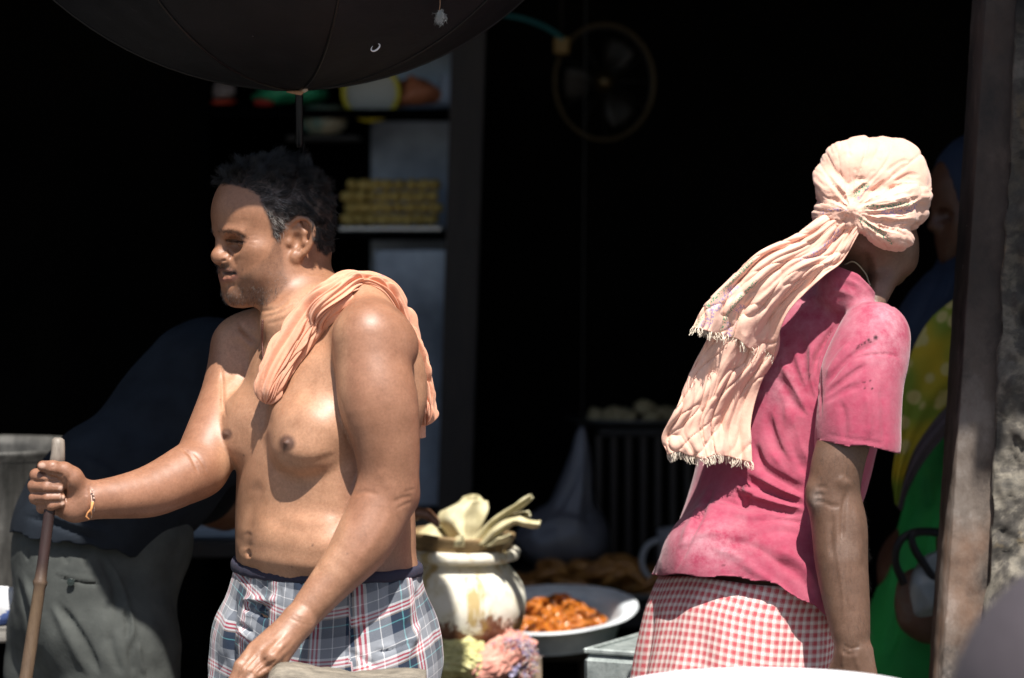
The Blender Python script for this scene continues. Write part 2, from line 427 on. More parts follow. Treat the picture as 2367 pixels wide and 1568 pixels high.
def head_clay(c, M, t, ears=(1, -1), chub=1.0):
    """a head in its own axes: x to the face, y to its left, z up, origin between the ears"""
    c.frame(M, t)
    c.el((-.010, 0, .050), (.094, .077, .086), .02)
    c.el((.018, 0, .050), (.062, .067, .060), .03)
    c.el((.016, 0, -.012), (.058, .063, .064), .03)                     # face mass
    c.el((-.035, 0, -.005), (.056, .058, .05), .03)                     # nape
    for s in (1, -1):
        c.el((.040, .043 * s, -.004), (.027, .024, .024), .022)         # cheekbone
        c.el((.028, .040 * s, -.038), (.034, .026 * chub, .036), .03)   # cheek
        c.chain([(-.012, .058 * s, -.022), (.000, .056 * s, -.048), (.030, .040 * s, -.068), (.056, .015 * s, -.071)], [.015, .017, .018, .016], .03)
        c.rc((.0760, .010 * s, .0275), (.0600, .044 * s, .0285), .0095, .009, .012)   # brow
    c.el((.024, 0, -.050), (.040, .042, .032), .03)
    c.el((.058, 0, -.040), (.021, .033, .027), .022)                    # muzzle
    c.el((.0570, 0, -.0710), (.0145, .022, .0150), .018)                # chin
    for s in (1, -1):
        c.el((.0765, .0310 * s, .0070), (.0215, .0205, .0130), .007, True)   # socket
        c.el((.0510, .0325 * s, .0105), (.0145, .0165, .0115), .004)      # eyeball and lids
    c.chain([(.0690, 0, .025), (.0775, 0, .012), (.0850, 0, -.006)], [.0090, .0084, .0094], .010)  # nose
    c.el((.0850, 0, -.0120), (.0125, .0125, .0110), .010)
    for s in (1, -1):
        c.el((.0765, .0148 * s, -.0150), (.0140, .0088, .0100), .006)
        c.rc((.0750, .003 * s, -.0345), (.0610, .0245 * s, -.0385), .0062, .0034, .006)    # upper lip
        c.rc((.0750, .005 * s, -.0480), (.0615, .0235 * s, -.0405), .0078, .0038, .005)    # lower lip
    for s in ears:
        b = lambda x, y, z: (x, s * y, z)
        O = lambda u, v, o=0: b(-.009 - .10 * v + u * .94 - .30 * o, .0775 + o * 1.15 - u * .40, .0105 + v)   # u forward, v up, o outwards
        c.el(O(-.003, .004, -.001), (.013, .006, .027), .006, rot=(0, R(6), s * R(-20)))
        rim = [O(.013, .006, .000), O(.014, .020, .003), (O(.005, .031, .006)), O(-.008, .031, .0085), O(-.0165, .019, .010), O(-.0175, .002, .0095), O(-.013, -.014, .007), O(-.006, -.024, .004)]
        c.chain([tuple(p) for p in spline(rim, 20)], np.linspace(.0032, .0040, 20), .0035)
        c.el(O(.001, -.0265, .003), (.0090, .0046, .0095), .006)                 # lobe
        c.chain([O(-.001, .021, .004), O(-.0090, .010, .0050), O(-.0085, -.004, .0045), O(-.002, -.013, .003)], [.0024, .0030, .0030, .0026], .006)
        c.el(O(.004, -.001, .0060), (.0070, .0060, .0110), .004, True)            # bowl
        c.el(O(.0125, -.004, .0015), (.0042, .0042, .0062), .005)                 # tragus
def jawline(V, M, t): return (V - t) @ M                               # world -> head axes
def face1(cv):
    yr = (-.3, .06)
    L = lambda p, w, h, **k: cv.line(p, w, h, yr=yr, **k)
    L([(507, 533), (538, 531), (570, 544)], 9, .0022)                    # brow ridge
    L([(515, 546), (530, 545), (546, 546), (572, 555)], 5, -.0028)        # under the brow
    L([(518, 551), (532, 549), (548, 551), (569, 557)], 4.5, .0022)            # upper lid
    L([(520, 556), (534, 555.5), (548, 557.5), (566, 560)], 2.2, -.0040, taper=.15)
    L([(521, 560), (534, 561), (548, 562.5), (566, 563)], 3.2, .0018)
    cv.fresh()
    L([(527, 574), (534, 589), (529, 602)], 3.6, -.0030, taper=.3)
    L([(532, 582), (541, 604), (550, 620)], 6, -.0009); L([(546, 600), (562, 630), (568, 655)], 12, .0010)
    L([(509, 603), (517, 603), (522, 600)], 3.0, -.0035, taper=.2)               # nostril
    L([(514, 620), (526, 624), (540, 630)], 4.5, .0020)
    L([(513, 630), (522, 631.5), (535, 632.5), (546, 632.5)], 2.4, -.0055, taper=.12)
    L([(513, 645), (524, 645.5), (536, 642)], 5, .0026)
    L([(521, 660), (532, 659), (543, 655)], 6, -.0018)
    cv.dab((536, 684), 16, .0020, yr)
    cv.dab((590, 575), (34, 20), .0020, yr); cv.dab((600, 640), (30, 22), .0022, yr)
    cv.fresh()
    for k, (a, b) in enumerate((((572, 548), (596, 541)), ((573, 556), (600, 555)), ((572, 563), (598, 570)))): L([a, b], 2.5, -.0003)
# ================================================================== the bare-chested man
def inside(P, poly):
    P = np.asarray(P, float); poly = np.asarray(poly, float); r = np.zeros(len(P), bool); j = len(poly) - 1
    for i in range(len(poly)):
        a, b = poly[i], poly[j]
        c = ((a[1] > P[:, 1]) != (b[1] > P[:, 1])) & (P[:, 0] < (b[0] - a[0]) * (P[:, 1] - a[1]) / (b[1] - a[1] + 1e-12) + a[0])
        r ^= c; j = i
    return r
def z1(L): return [(426.06 + x * .302, 312.4 + y * .302) for x, y in L]
def surf_y(V, N, px, py, rad=7, pick=np.min):
    P = pix(V); m = (np.hypot(P[:, 0] - px, P[:, 1] - py) < rad) & ((N * (V - CAM)).sum(1) < 0)
    return float(pick(V[m, 1])) if m.any() else None
H1_M = rotz(math.pi + R(28)) @ roty(R(3)); H1_t = at(625, 569, .067)
B1_F = np.array([-.82, -.57, 0]); B1_F = B1_F / np.linalg.norm(B1_F); B1_L = np.array([-B1_F[1], B1_F[0], 0]); B1_L = -B1_L if B1_L[1] > 0 else B1_L
B1_M = np.stack([B1_F, B1_L, np.array([0, 0, 1.])], 1); B1_t = np.array([-.283, 0, 0])
def hips1(c, grow=0.0, legs=True, k=.03):
    c.frame(B1_M, B1_t)
    g = grow
    c.loft([(.74, -.005, 0, .165, .095, .115, 2.1), (.82, -.005, 0, .170, .108, .125, 2.1), (.92, 0, 0, .171, .118, .124, 2.1), (1.00, 0, 0, .168, .116, .118, 2.1), (1.035, 0, 0, .165, .112, .116, 2.1)], .02, shell=g)
    if legs:
        for s in (1, -1):
            c.chain([(.0, .088 * s, .80), (.005, .098 * s, .50), (-.005, .10 * s, .28), (-.02, .10 * s, .09)], [.088 + g, .062 + g, .052 + g, .038 + g], k)
def man_body():
    zt = lambda py: at(0, py, 0)[2]
    c = Clay(axis(at(45, 0, 0)[0], at(1060, 0, 0)[0], .0024, (at(480, 0, 0)[0], at(785, 0, 0)[0], .0017), (at(55, 0, 0)[0], at(200, 0, 0)[0], .0018)),
             axis(-.34, .29, .0027, (-.19, -.10, .002), (-.035, .012, .0018)), axis(-.01, 1.665, .0024, (-.01, .84, .014), (zt(725), zt(350), .0017), (zt(1200), zt(1060), .0019)))
    # torso
    hips1(c)
    c.loft([(.95, 0, 0, .168, .120, .122, 2.1), (1.01, .0, 0, .166, .112, .119, 2.1), (1.05, .0, 0, .167, .120, .119, 2.1), (1.09, .0, 0, .167, .122, .118, 2.1), (1.14, 0, 0, .163, .120, .115, 2.15),
            (1.186, 0, 0, .160, .117, .112, 2.2), (1.235, .003, 0, .160, .108, .112, 2.25), (1.296, 0, 0, .160, .104, .114, 2.2), (1.345, -.005, 0, .150, .092, .106, 2.1),
            (1.39, -.010, 0, .118, .070, .088, 2.0), (1.43, -.010, 0, .075, .050, .065, 2.0)], .025)
    for s in (1, -1):
        c.el((.070, .079 * s, 1.242), (.058, .072, .057), .022, rot=(0, R(-14), s * R(14)))
        c.el((.088, .085 * s, 1.213), (.043, .053, .037), .018)
        c.rc((-.02, .05 * s, 1.43), (-.005, .165 * s, 1.365), .045, .046, .045)         # shoulder slope
        c.rc((.045, .015 * s, 1.372), (.012, .155 * s, 1.395), .010, .012, .022)           # collarbone
        c.el((-.066, .085 * s, 1.30), (.045, .065, .085), .035)                              # shoulder blade
    c.el((.058, .032, 1.072), (.072, .128, .058), .026); c.el((.064, .025, 1.048), (.066, .125, .031), .012)                                      # belly
    # near arm, hanging on to the plank
    c.frame()
    c.el(at(850, 780, -.148), (.046, .050, .050), .045)
    c.limb(A3((853, 790, -.150), (872, 915, -.165), (891, 1010, -.167), (898, 1075, -.165), (896, 1140, -.162)), [.047, .0565, .0475, .0425, .0420], .018)
    c.limb(A3((894, 1140, -.162), (856, 1222, -.178), (823, 1276, -.192), (757, 1355, -.212), (697, 1427, -.228)), [.0435, .0425, .0378, .0280, .0218], .012)
    c.rc(at(916, 1128, -.150), at(927, 1150, -.150), .024, .021, .02)
    wr = at(697, 1427, -.228)
    mc = A3((590, 1503, -.262), (609, 1508, -.269), (630, 1515, -.270), (650, 1522, -.264))
    for i, m in enumerate(mc):
        a = wr + (m - wr) * .12 + np.array([0, -.004, 0])
        c.rc(a, m, .0175, .0122, .014)
    c.rc(at(668, 1455, -.238), at(607, 1500, -.255), .016, .012, .012)
    fl = [[(588, 1505, -.262), (556, 1540, -.285), (541, 1575, -.287), (535, 1604, -.280)], [(606, 1511, -.270), (570, 1553, -.293), (553, 1590, -.293), (547, 1616, -.285)],
          [(629, 1518, -.270), (590, 1556, -.293), (570, 1586, -.296), (562, 1610, -.288)], [(650, 1524, -.264), (620, 1544, -.284), (597, 1557, -.291), (578, 1568, -.289)]]
    for i, f in enumerate(fl):
        c.chain(A3(*f), [(.0118, .0096, .0084, .0074), (.0120, .0098, .0086, .0076), (.0116, .0094, .0084, .0074), (.0106, .0088, .0082, .0074)][i], .0035)
    c.chain(A3((664, 1470, -.255), (628, 1520, -.285), (606, 1560, -.262)), [.013, .011, .009], .008)       # thumb, under the hand
    # far arm, out to the stick
    c.el(at(566, 800, .145), (.052, .050, .050), .04)
    c.limb(A3((566, 812, .145), (545, 905, .115), (508, 990, .055), (463, 1082, .0)), [.050, .0495, .0455, .0410], .012)
    c.limb(A3((463, 1082, .0), (433, 1096, -.018), (354, 1134, -.060), (279, 1149, -.095), (205, 1157, -.122)), [.0410, .0415, .0370, .0300, .0250], .012)
    wr = at(207, 1157, -.122)
    for a, b in (((185, 1140, -.118), (122, 1104, -.106)), ((187, 1150, -.116), (116, 1126, -.103)), ((187, 1165, -.116), (116, 1150, -.104)), ((186, 1176, -.117), (120, 1170, -.107))):
        c.rc(at(*a), at(*b), .0185, .0125, .010)
    c.rc(wr, at(180, 1158, -.120), .0240, .0215, .012)
    c.chain(A3((186, 1138, -.128), (165, 1106, -.141), (147, 1088, -.148)), [.0190, .0165, .0130], .010)
    c.el(at(170, 1178, -.133), (.020, .015, .019), .012)
    c.el(at(150, 1150, -.122), (.020, .014, .030), .010)
    c.chain(A3((150, 1089, -.149), (122, 1082, -.157), (99, 1078, -.153)), [.0122, .0108, .0085], .004)        # thumb
    for i, (f, r) in enumerate(zip([[(122, 1104, -.106), (84, 1099, -.131), (110, 1110, -.1515), (133, 1114, -.149)], [(116, 1126, -.103), (80, 1124, -.131), (108, 1127, -.1535), (137, 1129, -.150)],
                               [(116, 1150, -.104), (82, 1151, -.131), (110, 1151, -.1525), (140, 1150, -.149)], [(120, 1170, -.107), (97, 1174, -.130), (118, 1169, -.1490), (141, 1163, -.146)]],
                              [(.0115, .0100, .0088, .0074), (.0118, .0103, .0090, .0075), (.0112, .0098, .0086, .0073), (.0100, .0086, .0078, .0068)])):
        c.chain(A3(*f), r, .0022)
    # neck and head
    c.frame(H1_M, H1_t)
    nb = (np.array(at(692, 752, .012)) - H1_t) @ H1_M
    c.rc((-.042, -.004, -.020), nb, .047, .060, .022)
    c.rc((-.006, -.002, -.068), (-.030, 0, -.115), .027, .036, .022)
    head_clay(c, H1_M, H1_t, chub=1.12)
    c.frame()
    for s in (1, -1):
        f = np.array([0, .10 * s, .035])
        c.frame(B1_M, B1_t); c.el((.05, .10 * s, .035), (.12, .045, .036), .03); c.frame()
    V, Q = c.skin(1)
    cv = Carve(V, Q); face1(cv)
    body1_carve(cv)
    return V, Q, cv
def body1_carve(cv):
    Lb = lambda p, w, h, **k: cv.line(p, w, h, **k)
    # chest: crease at the near arm, under the breasts, breastbone, ribs
    Lb([(779, 905), (790, 950), (800, 990), (806, 1030)], 4, -.0015, yr=(-.3, .1))
    Lb([(634, 1040), (680, 1068), (735, 1066), (785, 1046)], 12, -.0018)
    Lb([(612, 860), (614, 940), (612, 1010)], 12, -.004)
    Lb([(512, 850), (514, 900), (516, 945), (526, 970)], 5, -.003)
    cv.dab((664, 1025), 15, .0022); cv.dab((663, 1024), 5.0, .0038); cv.dab((522, 1003), 5, .0035)
    # belly
    Lb([(571, 1268), (574, 1282), (582, 1288)], 4.5, -.007, taper=.4); Lb([(572, 1225), (571, 1255), (573, 1275)], 9, -.0025)
    Lb([(600, 1100), (580, 1180), (574, 1250)], 14, -.0025); Lb([(640, 1200), (720, 1212), (790, 1196)], 18, .002); Lb([(600, 1190), (690, 1222), (760, 1220)], 16, -.0010)
    Lb([(585, 1318), (640, 1334), (700, 1332)], 9, .003); Lb([(545, 1240), (556, 1290), (580, 1318)], 10, .002)
    cv.fresh()
    # near arm
    Lb([(814, 1150), (840, 1137), (878, 1145)], 7, -.0012); Lb([(905, 1165), (928, 1152), (956, 1146)], 5, -.0010); Lb([(915, 1178), (938, 1166), (954, 1160)], 4, -.0008); Lb([(930, 1140), (948, 1134), (960, 1130)], 4, -.0007)
    Lb([(872, 1080), (905, 1130), (925, 1160)], 14, .0012)
    Lb([(905, 1180), (870, 1245), (820, 1310)], 12, .0012); Lb([(812, 1190), (780, 1260), (735, 1330)], 12, .0018)
    # wrist, back of hand, knuckles
    Lb([(668, 1428), (695, 1440), (724, 1446)], 3.2, -.0007, taper=.15); Lb([(676, 1422), (700, 1432), (727, 1437)], 2.4, -.0005, taper=.15)
    for a, b in (((655, 1452), (592, 1505)), ((668, 1460), (610, 1509)), ((680, 1466), (632, 1516)), ((690, 1470), (650, 1522))): Lb([a, ((a[0] + b[0]) / 2 + 2, (a[1] + b[1]) / 2), b], 5, .0006)
    for a, b in (((640, 1478), (600, 1505)), ((652, 1484), (620, 1513)), ((664, 1492), (640, 1520))): Lb([a, b], 4.5, -.0009)
    Lb([(606, 1470), (585, 1492), (570, 1515)], 6, -.001)
    for q in ([(598, 1510), (570, 1540), (554, 1568)], [(619, 1518), (588, 1548), (570, 1572)], [(640, 1526), (612, 1544), (592, 1560)]): Lb(q, 3, -.0022, taper=.15)
    for x, y in ((556, 1538), (571, 1551), (590, 1554), (620, 1543)):
        for d in (-6, 0, 6): Lb([(x - 8 - d * .6, y - 7 + d), (x + 8 - d * .6, y + 6 + d)], 1.8, -.0009, taper=.3)
    Lb([(586, 1552), (580, 1560), (573, 1568)], 1.6, -.0008)
    # far arm
    Lb([(413, 1030), (440, 1054), (462, 1100)], 3, -.0022); Lb([(438, 1040), (462, 1062), (482, 1098)], 2.5, -.0014); Lb([(428, 1036), (452, 1062), (470, 1096)], 2, -.001)
    Lb([(205, 1120), (210, 1150), (208, 1195)], 5, -.0018); Lb([(196, 1122), (200, 1150)], 3, -.001)
    Lb([(148, 1098), (152, 1118), (146, 1150), (140, 1178)], 4, -.003); Lb([(160, 1095), (158, 1115), (165, 1140)], 2.5, -.0012)
    for y in (1111.5, 1138, 1159): Lb([(76, y), (105, y + 1), (142, y + .5)], 2.4, -.0022, taper=.1)
    Lb([(92, 1090), (115, 1094), (146, 1100)], 2.4, -.0028, taper=.1)
    for x, y in ((122, 1079), ): 
        for d in (-4, 0, 4): Lb([(x + d, y - 5), (x + d + 1, y + 6)], 1.5, -.0006)
    cv.fresh()
    # neck, collarbones, shoulder
    Lb([(597, 722), (640, 712), (672, 690)], 5, -.0022); Lb([(604, 736), (650, 722), (684, 700)], 4, -.0014); Lb([(612, 752), (655, 738), (690, 718)], 4, -.0012)
    Lb([(548, 745), (575, 772), (602, 790)], 8, -.0022); Lb([(545, 762), (575, 795), (600, 810)], 9, .0022)
    Lb([(530, 770), (540, 830), (520, 890)], 14, -.002)
def man():
    V, Q, cv = man_body(); cv.fresh(); N, P = cv.N, cv.P
    n = vnoise(V, 9, 1); n2 = vnoise(V, 30, 2)
    base = np.array([.440, .236, .140]); col = base * (1 + .10 * n[:, None] + .06 * n2[:, None])
    near = cv.face > -.2
    hl = (V - H1_t) @ H1_M; head = (hl[:, 2] > -.085) & (np.abs(hl[:, 0] + .005) < .13) & (np.abs(hl[:, 1]) < .10)
    def paint(mask, to, amt):
        nonlocal col
        a = (mask * amt)[:, None]; col = col * (1 - a) + np.array(to) * a
    # arms a little redder and darker than the trunk
    arm = np.clip((1180 - P[:, 1]) * 0 + 1, 0, 1) * (((P[:, 0] > 800) & (V[:, 1] < -.10)) | (P[:, 0] < 505)); arm = blur(arm.astype(float), Q, 70)[:, 0]
    paint(arm, (.310, .145, .086), .85)
    face = blur((head & (hl[:, 2] > -.095)).astype(float), Q, 30)[:, 0]; paint(face, (.300, .138, .074), .80)
    hands = blur((((P[:, 0] < 215) | ((P[:, 1] > 1330) & (V[:, 1] < -.20)))).astype(float), Q, 30)[:, 0]; paint(hands, (.285, .140, .086), .6)
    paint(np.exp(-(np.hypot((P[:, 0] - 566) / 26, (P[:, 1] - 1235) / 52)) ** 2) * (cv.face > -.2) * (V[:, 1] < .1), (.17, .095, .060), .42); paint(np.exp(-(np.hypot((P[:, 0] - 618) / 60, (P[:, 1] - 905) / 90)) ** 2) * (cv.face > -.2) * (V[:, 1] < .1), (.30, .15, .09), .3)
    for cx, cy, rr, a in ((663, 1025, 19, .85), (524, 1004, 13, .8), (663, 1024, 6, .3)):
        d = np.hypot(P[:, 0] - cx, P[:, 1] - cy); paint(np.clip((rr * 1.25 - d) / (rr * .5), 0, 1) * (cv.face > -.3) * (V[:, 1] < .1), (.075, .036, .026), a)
    # beard shadow, lips, ear, lids
    mir = hl.copy(); mir[:, 1] = np.abs(mir[:, 1]); PM = pix(mir @ H1_M.T + H1_t)
    beard = inside(PM, z1(BEARD)) & head; bm = blur(beard.astype(float), Q, 10)[:, 0]
    paint(bm, (.165, .082, .048), .55)
    lip = lambda path, wd: np.exp(-(seg_dist(PM, spline(z1(path), 30))[0] / wd) ** 2) * head * (hl[:, 0] > .04)
    paint(lip([(288, 1108), (345, 1105), (392, 1085)], 7), (.30, .115, .085), .8); paint(lip([(285, 1030), (340, 1040), (390, 1056)], 4.5), (.20, .080, .060), .8)
    paint(lip([(300, 1052), (345, 1058), (394, 1061)], 2.8), (.035, .012, .010), .95)
    paint(lip([(320, 806), (390, 812), (468, 818)], 2.6), (.020, .012, .010), .9); paint(lip([(300, 790), (390, 795), (470, 808)], 9), (.21, .09, .045), .5)
    scalp = inside(PM, z1(SCALP)) & head & ~((PM[:, 0] > 668) & (PM[:, 0] < 712) & (PM[:, 1] > 505) & (np.abs(hl[:, 1]) > .074)); sm = blur(scalp.astype(float), Q, 5)[:, 0]
    paint(sm ** 1.4, (.030, .022, .018), .92)
    g_ = np.random.default_rng(17); fr_ = np.flatnonzero((cv.face > .2) & ~(sm > .1))
    for q in g_.choice(fr_, 46):
        d = np.linalg.norm(V - V[q], axis=1); paint(np.clip(1.6 - d / g_.uniform(.0009, .0019), 0, 1), (.10, .05, .035), g_.uniform(.3, .75))
    # nails
    for x, y, rx, ry in ((97, 1076, 9, 6), (141, 1129, 6, 6), (143, 1150, 6, 6), (144, 1163, 6, 5), (578, 1564, 8, 9)):
        d = np.hypot((P[:, 0] - x) / rx, (P[:, 1] - y) / ry); paint(np.clip((1.1 - d) * 4, 0, 1) * (cv.face > 0) * (V[:, 1] < -.1), (.62, .42, .33), .75)
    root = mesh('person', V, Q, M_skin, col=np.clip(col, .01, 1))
    tag(root, 'bare-chested man in plaid shorts, towel on his shoulder, gripping a wooden stick', 'person')
    # ------------- hair
    def grow(mask, count, seed, soft=None):
        r = np.random.default_rng(seed); ix = np.flatnonzero(mask); a = np.linalg.norm(np.cross(V[Q[:, 2]] - V[Q[:, 0]], V[Q[:, 3]] - V[Q[:, 1]]), axis=1)
        wv = np.zeros(len(V)); 
        for k in range(4): wv += np.bincount(Q[:, k], a, len(V))
        wv = wv if soft is None else wv * soft; p = wv[ix] / wv[ix].sum(); i = r.choice(ix, count, p=p)
        return i, V[i] + r.normal(0, .0008, (count, 3)), r
    def make(name, mask, count, seed, length, lift, comb, curl, r0, r1, mat, k=6, inset=.0008, clump=0, soft=None):
        i, p, r = grow(mask, count, seed, soft); l = hl[i]; n_ = N[i]
        cb = comb(l, r, count) @ H1_M.T; cb = cb - n_ * (cb * n_).sum(1)[:, None] * .8
        d = n_ * lift(l)[:, None] + cb + r.normal(0, curl * .5, (count, 3)); d /= np.linalg.norm(d, axis=1)[:, None]
        Ln = length(l) * r.uniform(.6, 1.15, count) * (1 + (.28 * vnoise(p, 48, 3) + .18 * vnoise(p, 110, 4) if clump > 20 else 0)); pts = [p - n_ * inset]; w1 = r.normal(0, 1, (count, 3)); sw = vnoise(p, 55, seed) * 1.0
        for j in range(k - 1):
            t = (j + 1) / (k - 1)
            bend = w1 * curl * math.sin(2.6 * t) + np.stack([sw, vnoise(p, 50, seed + 1), vnoise(p, 60, seed + 2)], 1) * curl * 1.6 * t
            dd = d + bend + np.array([0, 0, -.25 * t]); dd /= np.linalg.norm(dd, axis=1)[:, None]
            pts.append(pts[-1] + dd * (Ln / (k - 1))[:, None])
        pts = np.stack(pts, 1)
        if clump:
            gi = r.choice(count, max(count // clump, 1), False); near = np.zeros(count, int)
            for a in range(0, count, 2000): near[a:a + 2000] = ((p[a:a + 2000, None] - p[gi][None]) ** 2).sum(-1).argmin(1)
            gp = pts[gi][near]; t = np.linspace(0, 1, k)[None, :, None]; want = gp + (p - gp[:, 0])[:, None] * (1 - .75 * t); m_ = .72 * t ** .8; pts = pts * (1 - m_) + want * m_
        return strands(name, pts, r0, r1, mat, root)
    top = lambda l: np.clip((l[:, 2] - .045) / .07, 0, 1)
    side = lambda l: 1 - top(l)
    cmb = lambda l, r, n: np.stack([np.where(l[:, 0] > .05, .15, -.50) - .35 * side(l), np.sign(l[:, 1]) * .1, np.where(l[:, 2] > .09, .35, -.55 * side(l))], 1) + r.normal(0, .22, (n, 3))
    scalp_c = sm > .45
    make('hair', sm > .10, 17000, 11, lambda l: .0125 + .0125 * top(l) - .007 * np.clip((-l[:, 2]) / .02, 0, 1), lambda l: .13 + .24 * top(l), cmb, .62, .00027, .00009, M_hair, 8, clump=26, soft=sm ** 1.5)
    temple = scalp_c & (hl[:, 0] > .000) & (hl[:, 2] < .075) & (np.abs(hl[:, 1]) > .045)
    make('hair', temple, 380, 12, lambda l: np.full(len(l), .012), lambda l: np.full(len(l), .30), cmb, .50, .00019, .00007, M_hair_grey, 7, clump=9)
    make('hair', scalp_c & (hl[:, 2] < .1), 120, 13, lambda l: np.full(len(l), .013), lambda l: np.full(len(l), .25), cmb, .50, .00014, .00006, M_hair_grey)
    bc = lambda l, r, n: np.stack([np.full(n, .1), np.zeros(n), np.full(n, -.9)], 1) + r.normal(0, .3, (n, 3))
    beard_c = bm > .5
    make('beard', beard_c, 4200, 21, lambda l: .0017 + .0022 * (l[:, 2] < -.058), lambda l: np.full(len(l), .6), bc, .25, .000085, .00005, M_stubble, 3, .0003)
    make('beard', beard_c & ((hl[:, 2] < -.056) | ((hl[:, 0] < .04) & (hl[:, 2] < -.035))), 520, 22, lambda l: np.full(len(l), .0030), lambda l: np.full(len(l), .8), bc, .3, .0001, .00005, M_hair_grey, 3, .0003)
    mus = lip([(285, 1000), (340, 1010), (385, 1045)], 5) > .35
    make('moustache', mus & head, 420, 23, lambda l: np.full(len(l), .0032), lambda l: np.full(len(l), .6), bc, .2, .00010, .00006, M_stubble, 3, .0003)
    brow = lip([(262, 738), (330, 735), (400, 748), (478, 783)], 3.6) > .4
    make('eyebrow', brow, 360, 24, lambda l: np.full(len(l), .0062), lambda l: np.full(len(l), .35), lambda l, r, n: np.stack([np.full(n, -.7), np.sign(l[:, 1]) * .7, np.full(n, .25)], 1) + r.normal(0, .2, (n, 3)), .15, .00015, .00006, M_hair, 4, .0003)
    lash = lip([(335, 806), (400, 812), (466, 816)], 1.8) > .4
    make('eyelash', lash, 90, 25, lambda l: np.full(len(l), .0065), lambda l: np.full(len(l), .9), lambda l, r, n: np.stack([np.full(n, .3), np.sign(l[:, 1]) * .1, np.full(n, -.7)], 1), .08, .0002, .00006, M_hair, 4, .0002)
    return root, V, Q, N, P
SCALP = [(255, 400), (300, 372), (420, 395), (520, 430), (570, 470), (592, 540), (640, 640), (680, 790), (722, 815), (735, 740), (775, 690), (795, 635), (870, 612), (965, 660), (972, 800), (1050, 900), (1090, 935), (1230, 760), (1250, 500), (1150, 300), (850, 60), (500, 70), (200, 300), (200, 380)]
BEARD = [(285, 985), (335, 970), (385, 1015), (440, 1085), (520, 1030), (640, 930), (690, 800), (735, 800), (750, 900), (775, 1050), (800, 1130), (700, 1260), (560, 1340), (450, 1330), (350, 1290), (310, 1200), (400, 1165), (435, 1110), (405, 1065), (330, 1035)]
# ================================================================== what the bare-chested man wears and holds
def cloth_mat(name, color, weave=900, rough=.85, fuzz=.25, var=.12, trans=0.0, col=None):
    m = Mat(name, rough); co = m.coord('Object')
    n = m.ramp(m.noise(22, 5, .6, co), [(.25, (1 - var,) * 3), (.75, (1 + var * .6,) * 3)])
    base = m.attr() if color is None else color
    m.color(m.mix(base, n, 1.0, 'MULTIPLY')) if col is None else m.color(m.mix(col(m, co), n, 1.0, 'MULTIPLY'))
    m.bump(m.noise(weave, 2, .5, co), .25, .0006); m.bump(m.noise(70, 4, .6, co), .25, .003)
    m.b.inputs['Sheen Weight'].default_value = fuzz; m.b.inputs['Sheen Roughness'].default_value = .5; m.b.inputs['Specular IOR Level'].default_value = .2
    return m.m
def fold_tube(P, W, H, Nrm, ns=170, nt=240, grooves=26, deep=.006, seed=3, ends=(True, True), wig=2.2):
    r = np.random.default_rng(seed); P = spline(P, ns); s = np.linspace(0, 1, ns); W = spline(np.array(W)[:, None], ns)[:, 0]; H = spline(np.array(H)[:, None], ns)[:, 0]; Nn = spline(Nrm, ns)
    T = np.gradient(P, axis=0); T /= np.linalg.norm(T, axis=1)[:, None]; Nn = Nn - T * (Nn * T).sum(1)[:, None]; Nn /= np.linalg.norm(Nn, axis=1)[:, None]; S = np.cross(T, Nn)
    for e, k in ((ends[0], s), (ends[1], 1 - s)):
        if e: f = np.sqrt(np.clip(1 - (1 - np.clip(k / .06, 0, 1)) ** 2, 0, 1)); W = W * f; H = H * f
    th = np.linspace(0, 2 * np.pi, nt, endpoint=False)
    ss = np.stack([np.repeat(s[:, None] * 9, nt, 1), np.repeat(np.cos(th)[None] * 2.2, ns, 0) + s[:, None] * 4, np.repeat(np.sin(th)[None] * 2.2, ns, 0)], -1); A = vnoise(ss, 1, seed) * deep * .55 + vnoise(ss, 2.3, seed + 3) * deep * .25
    for j in range(grooves):
        ph = 2 * np.pi * j / grooves + r.normal(0, .12) + wig * np.cumsum(vnoise(np.stack([s * 5, np.full(ns, j * 3.1), np.zeros(ns)], 1), 1, seed + j)) / ns * 3
        dp = deep * np.clip(.55 + .7 * vnoise(np.stack([s * 6, np.full(ns, j * 7.7), np.ones(ns)], 1), 1, seed + 5), 0, 1.2); wd = r.uniform(.045, .10)
        d = np.angle(np.exp(1j * (th[None] - ph[:, None]))); A -= dp[:, None] * np.exp(-(d / wd) ** 2); A += dp[:, None] * .55 * np.exp(-((d - wd * 1.8) / (wd * 1.3)) ** 2)
    c, q = np.cos(th), np.sin(th); sc_ = np.minimum(H / H.max(), 1)[:, None]
    A = A - deep * .9 * crease(np.stack([np.repeat(s[:, None] * 3.5, nt, 1), np.repeat(np.cos(th)[None] * 2.6, ns, 0) + s[:, None] * 3, np.repeat(np.sin(th)[None] * 2.6, ns, 0)], -1), 1.6, seed + 9, 6)
    A = A * np.clip(W / .012, 0, 1)[:, None] * np.clip(H / .008, 0, 1)[:, None]
    X = np.sign(c) * np.abs(c) ** .85; Y = np.sign(q) * np.abs(q) ** .85
    a = W[:, None] * X + A * X; b = H[:, None] * Y + A * Y
    V = P[:, None] + S[:, None] * a[..., None] + Nn[:, None] * b[..., None]
    UV = np.stack([np.repeat(th[None] / 6.283, ns, 0), np.repeat(s[:, None], nt, 1)], -1)
    F = grid_faces(ns, nt, True) + [tuple(range(nt - 1, -1, -1)), tuple(range((ns - 1) * nt, ns * nt))]
    return V.reshape(-1, 3), F, UV.reshape(-1, 2)
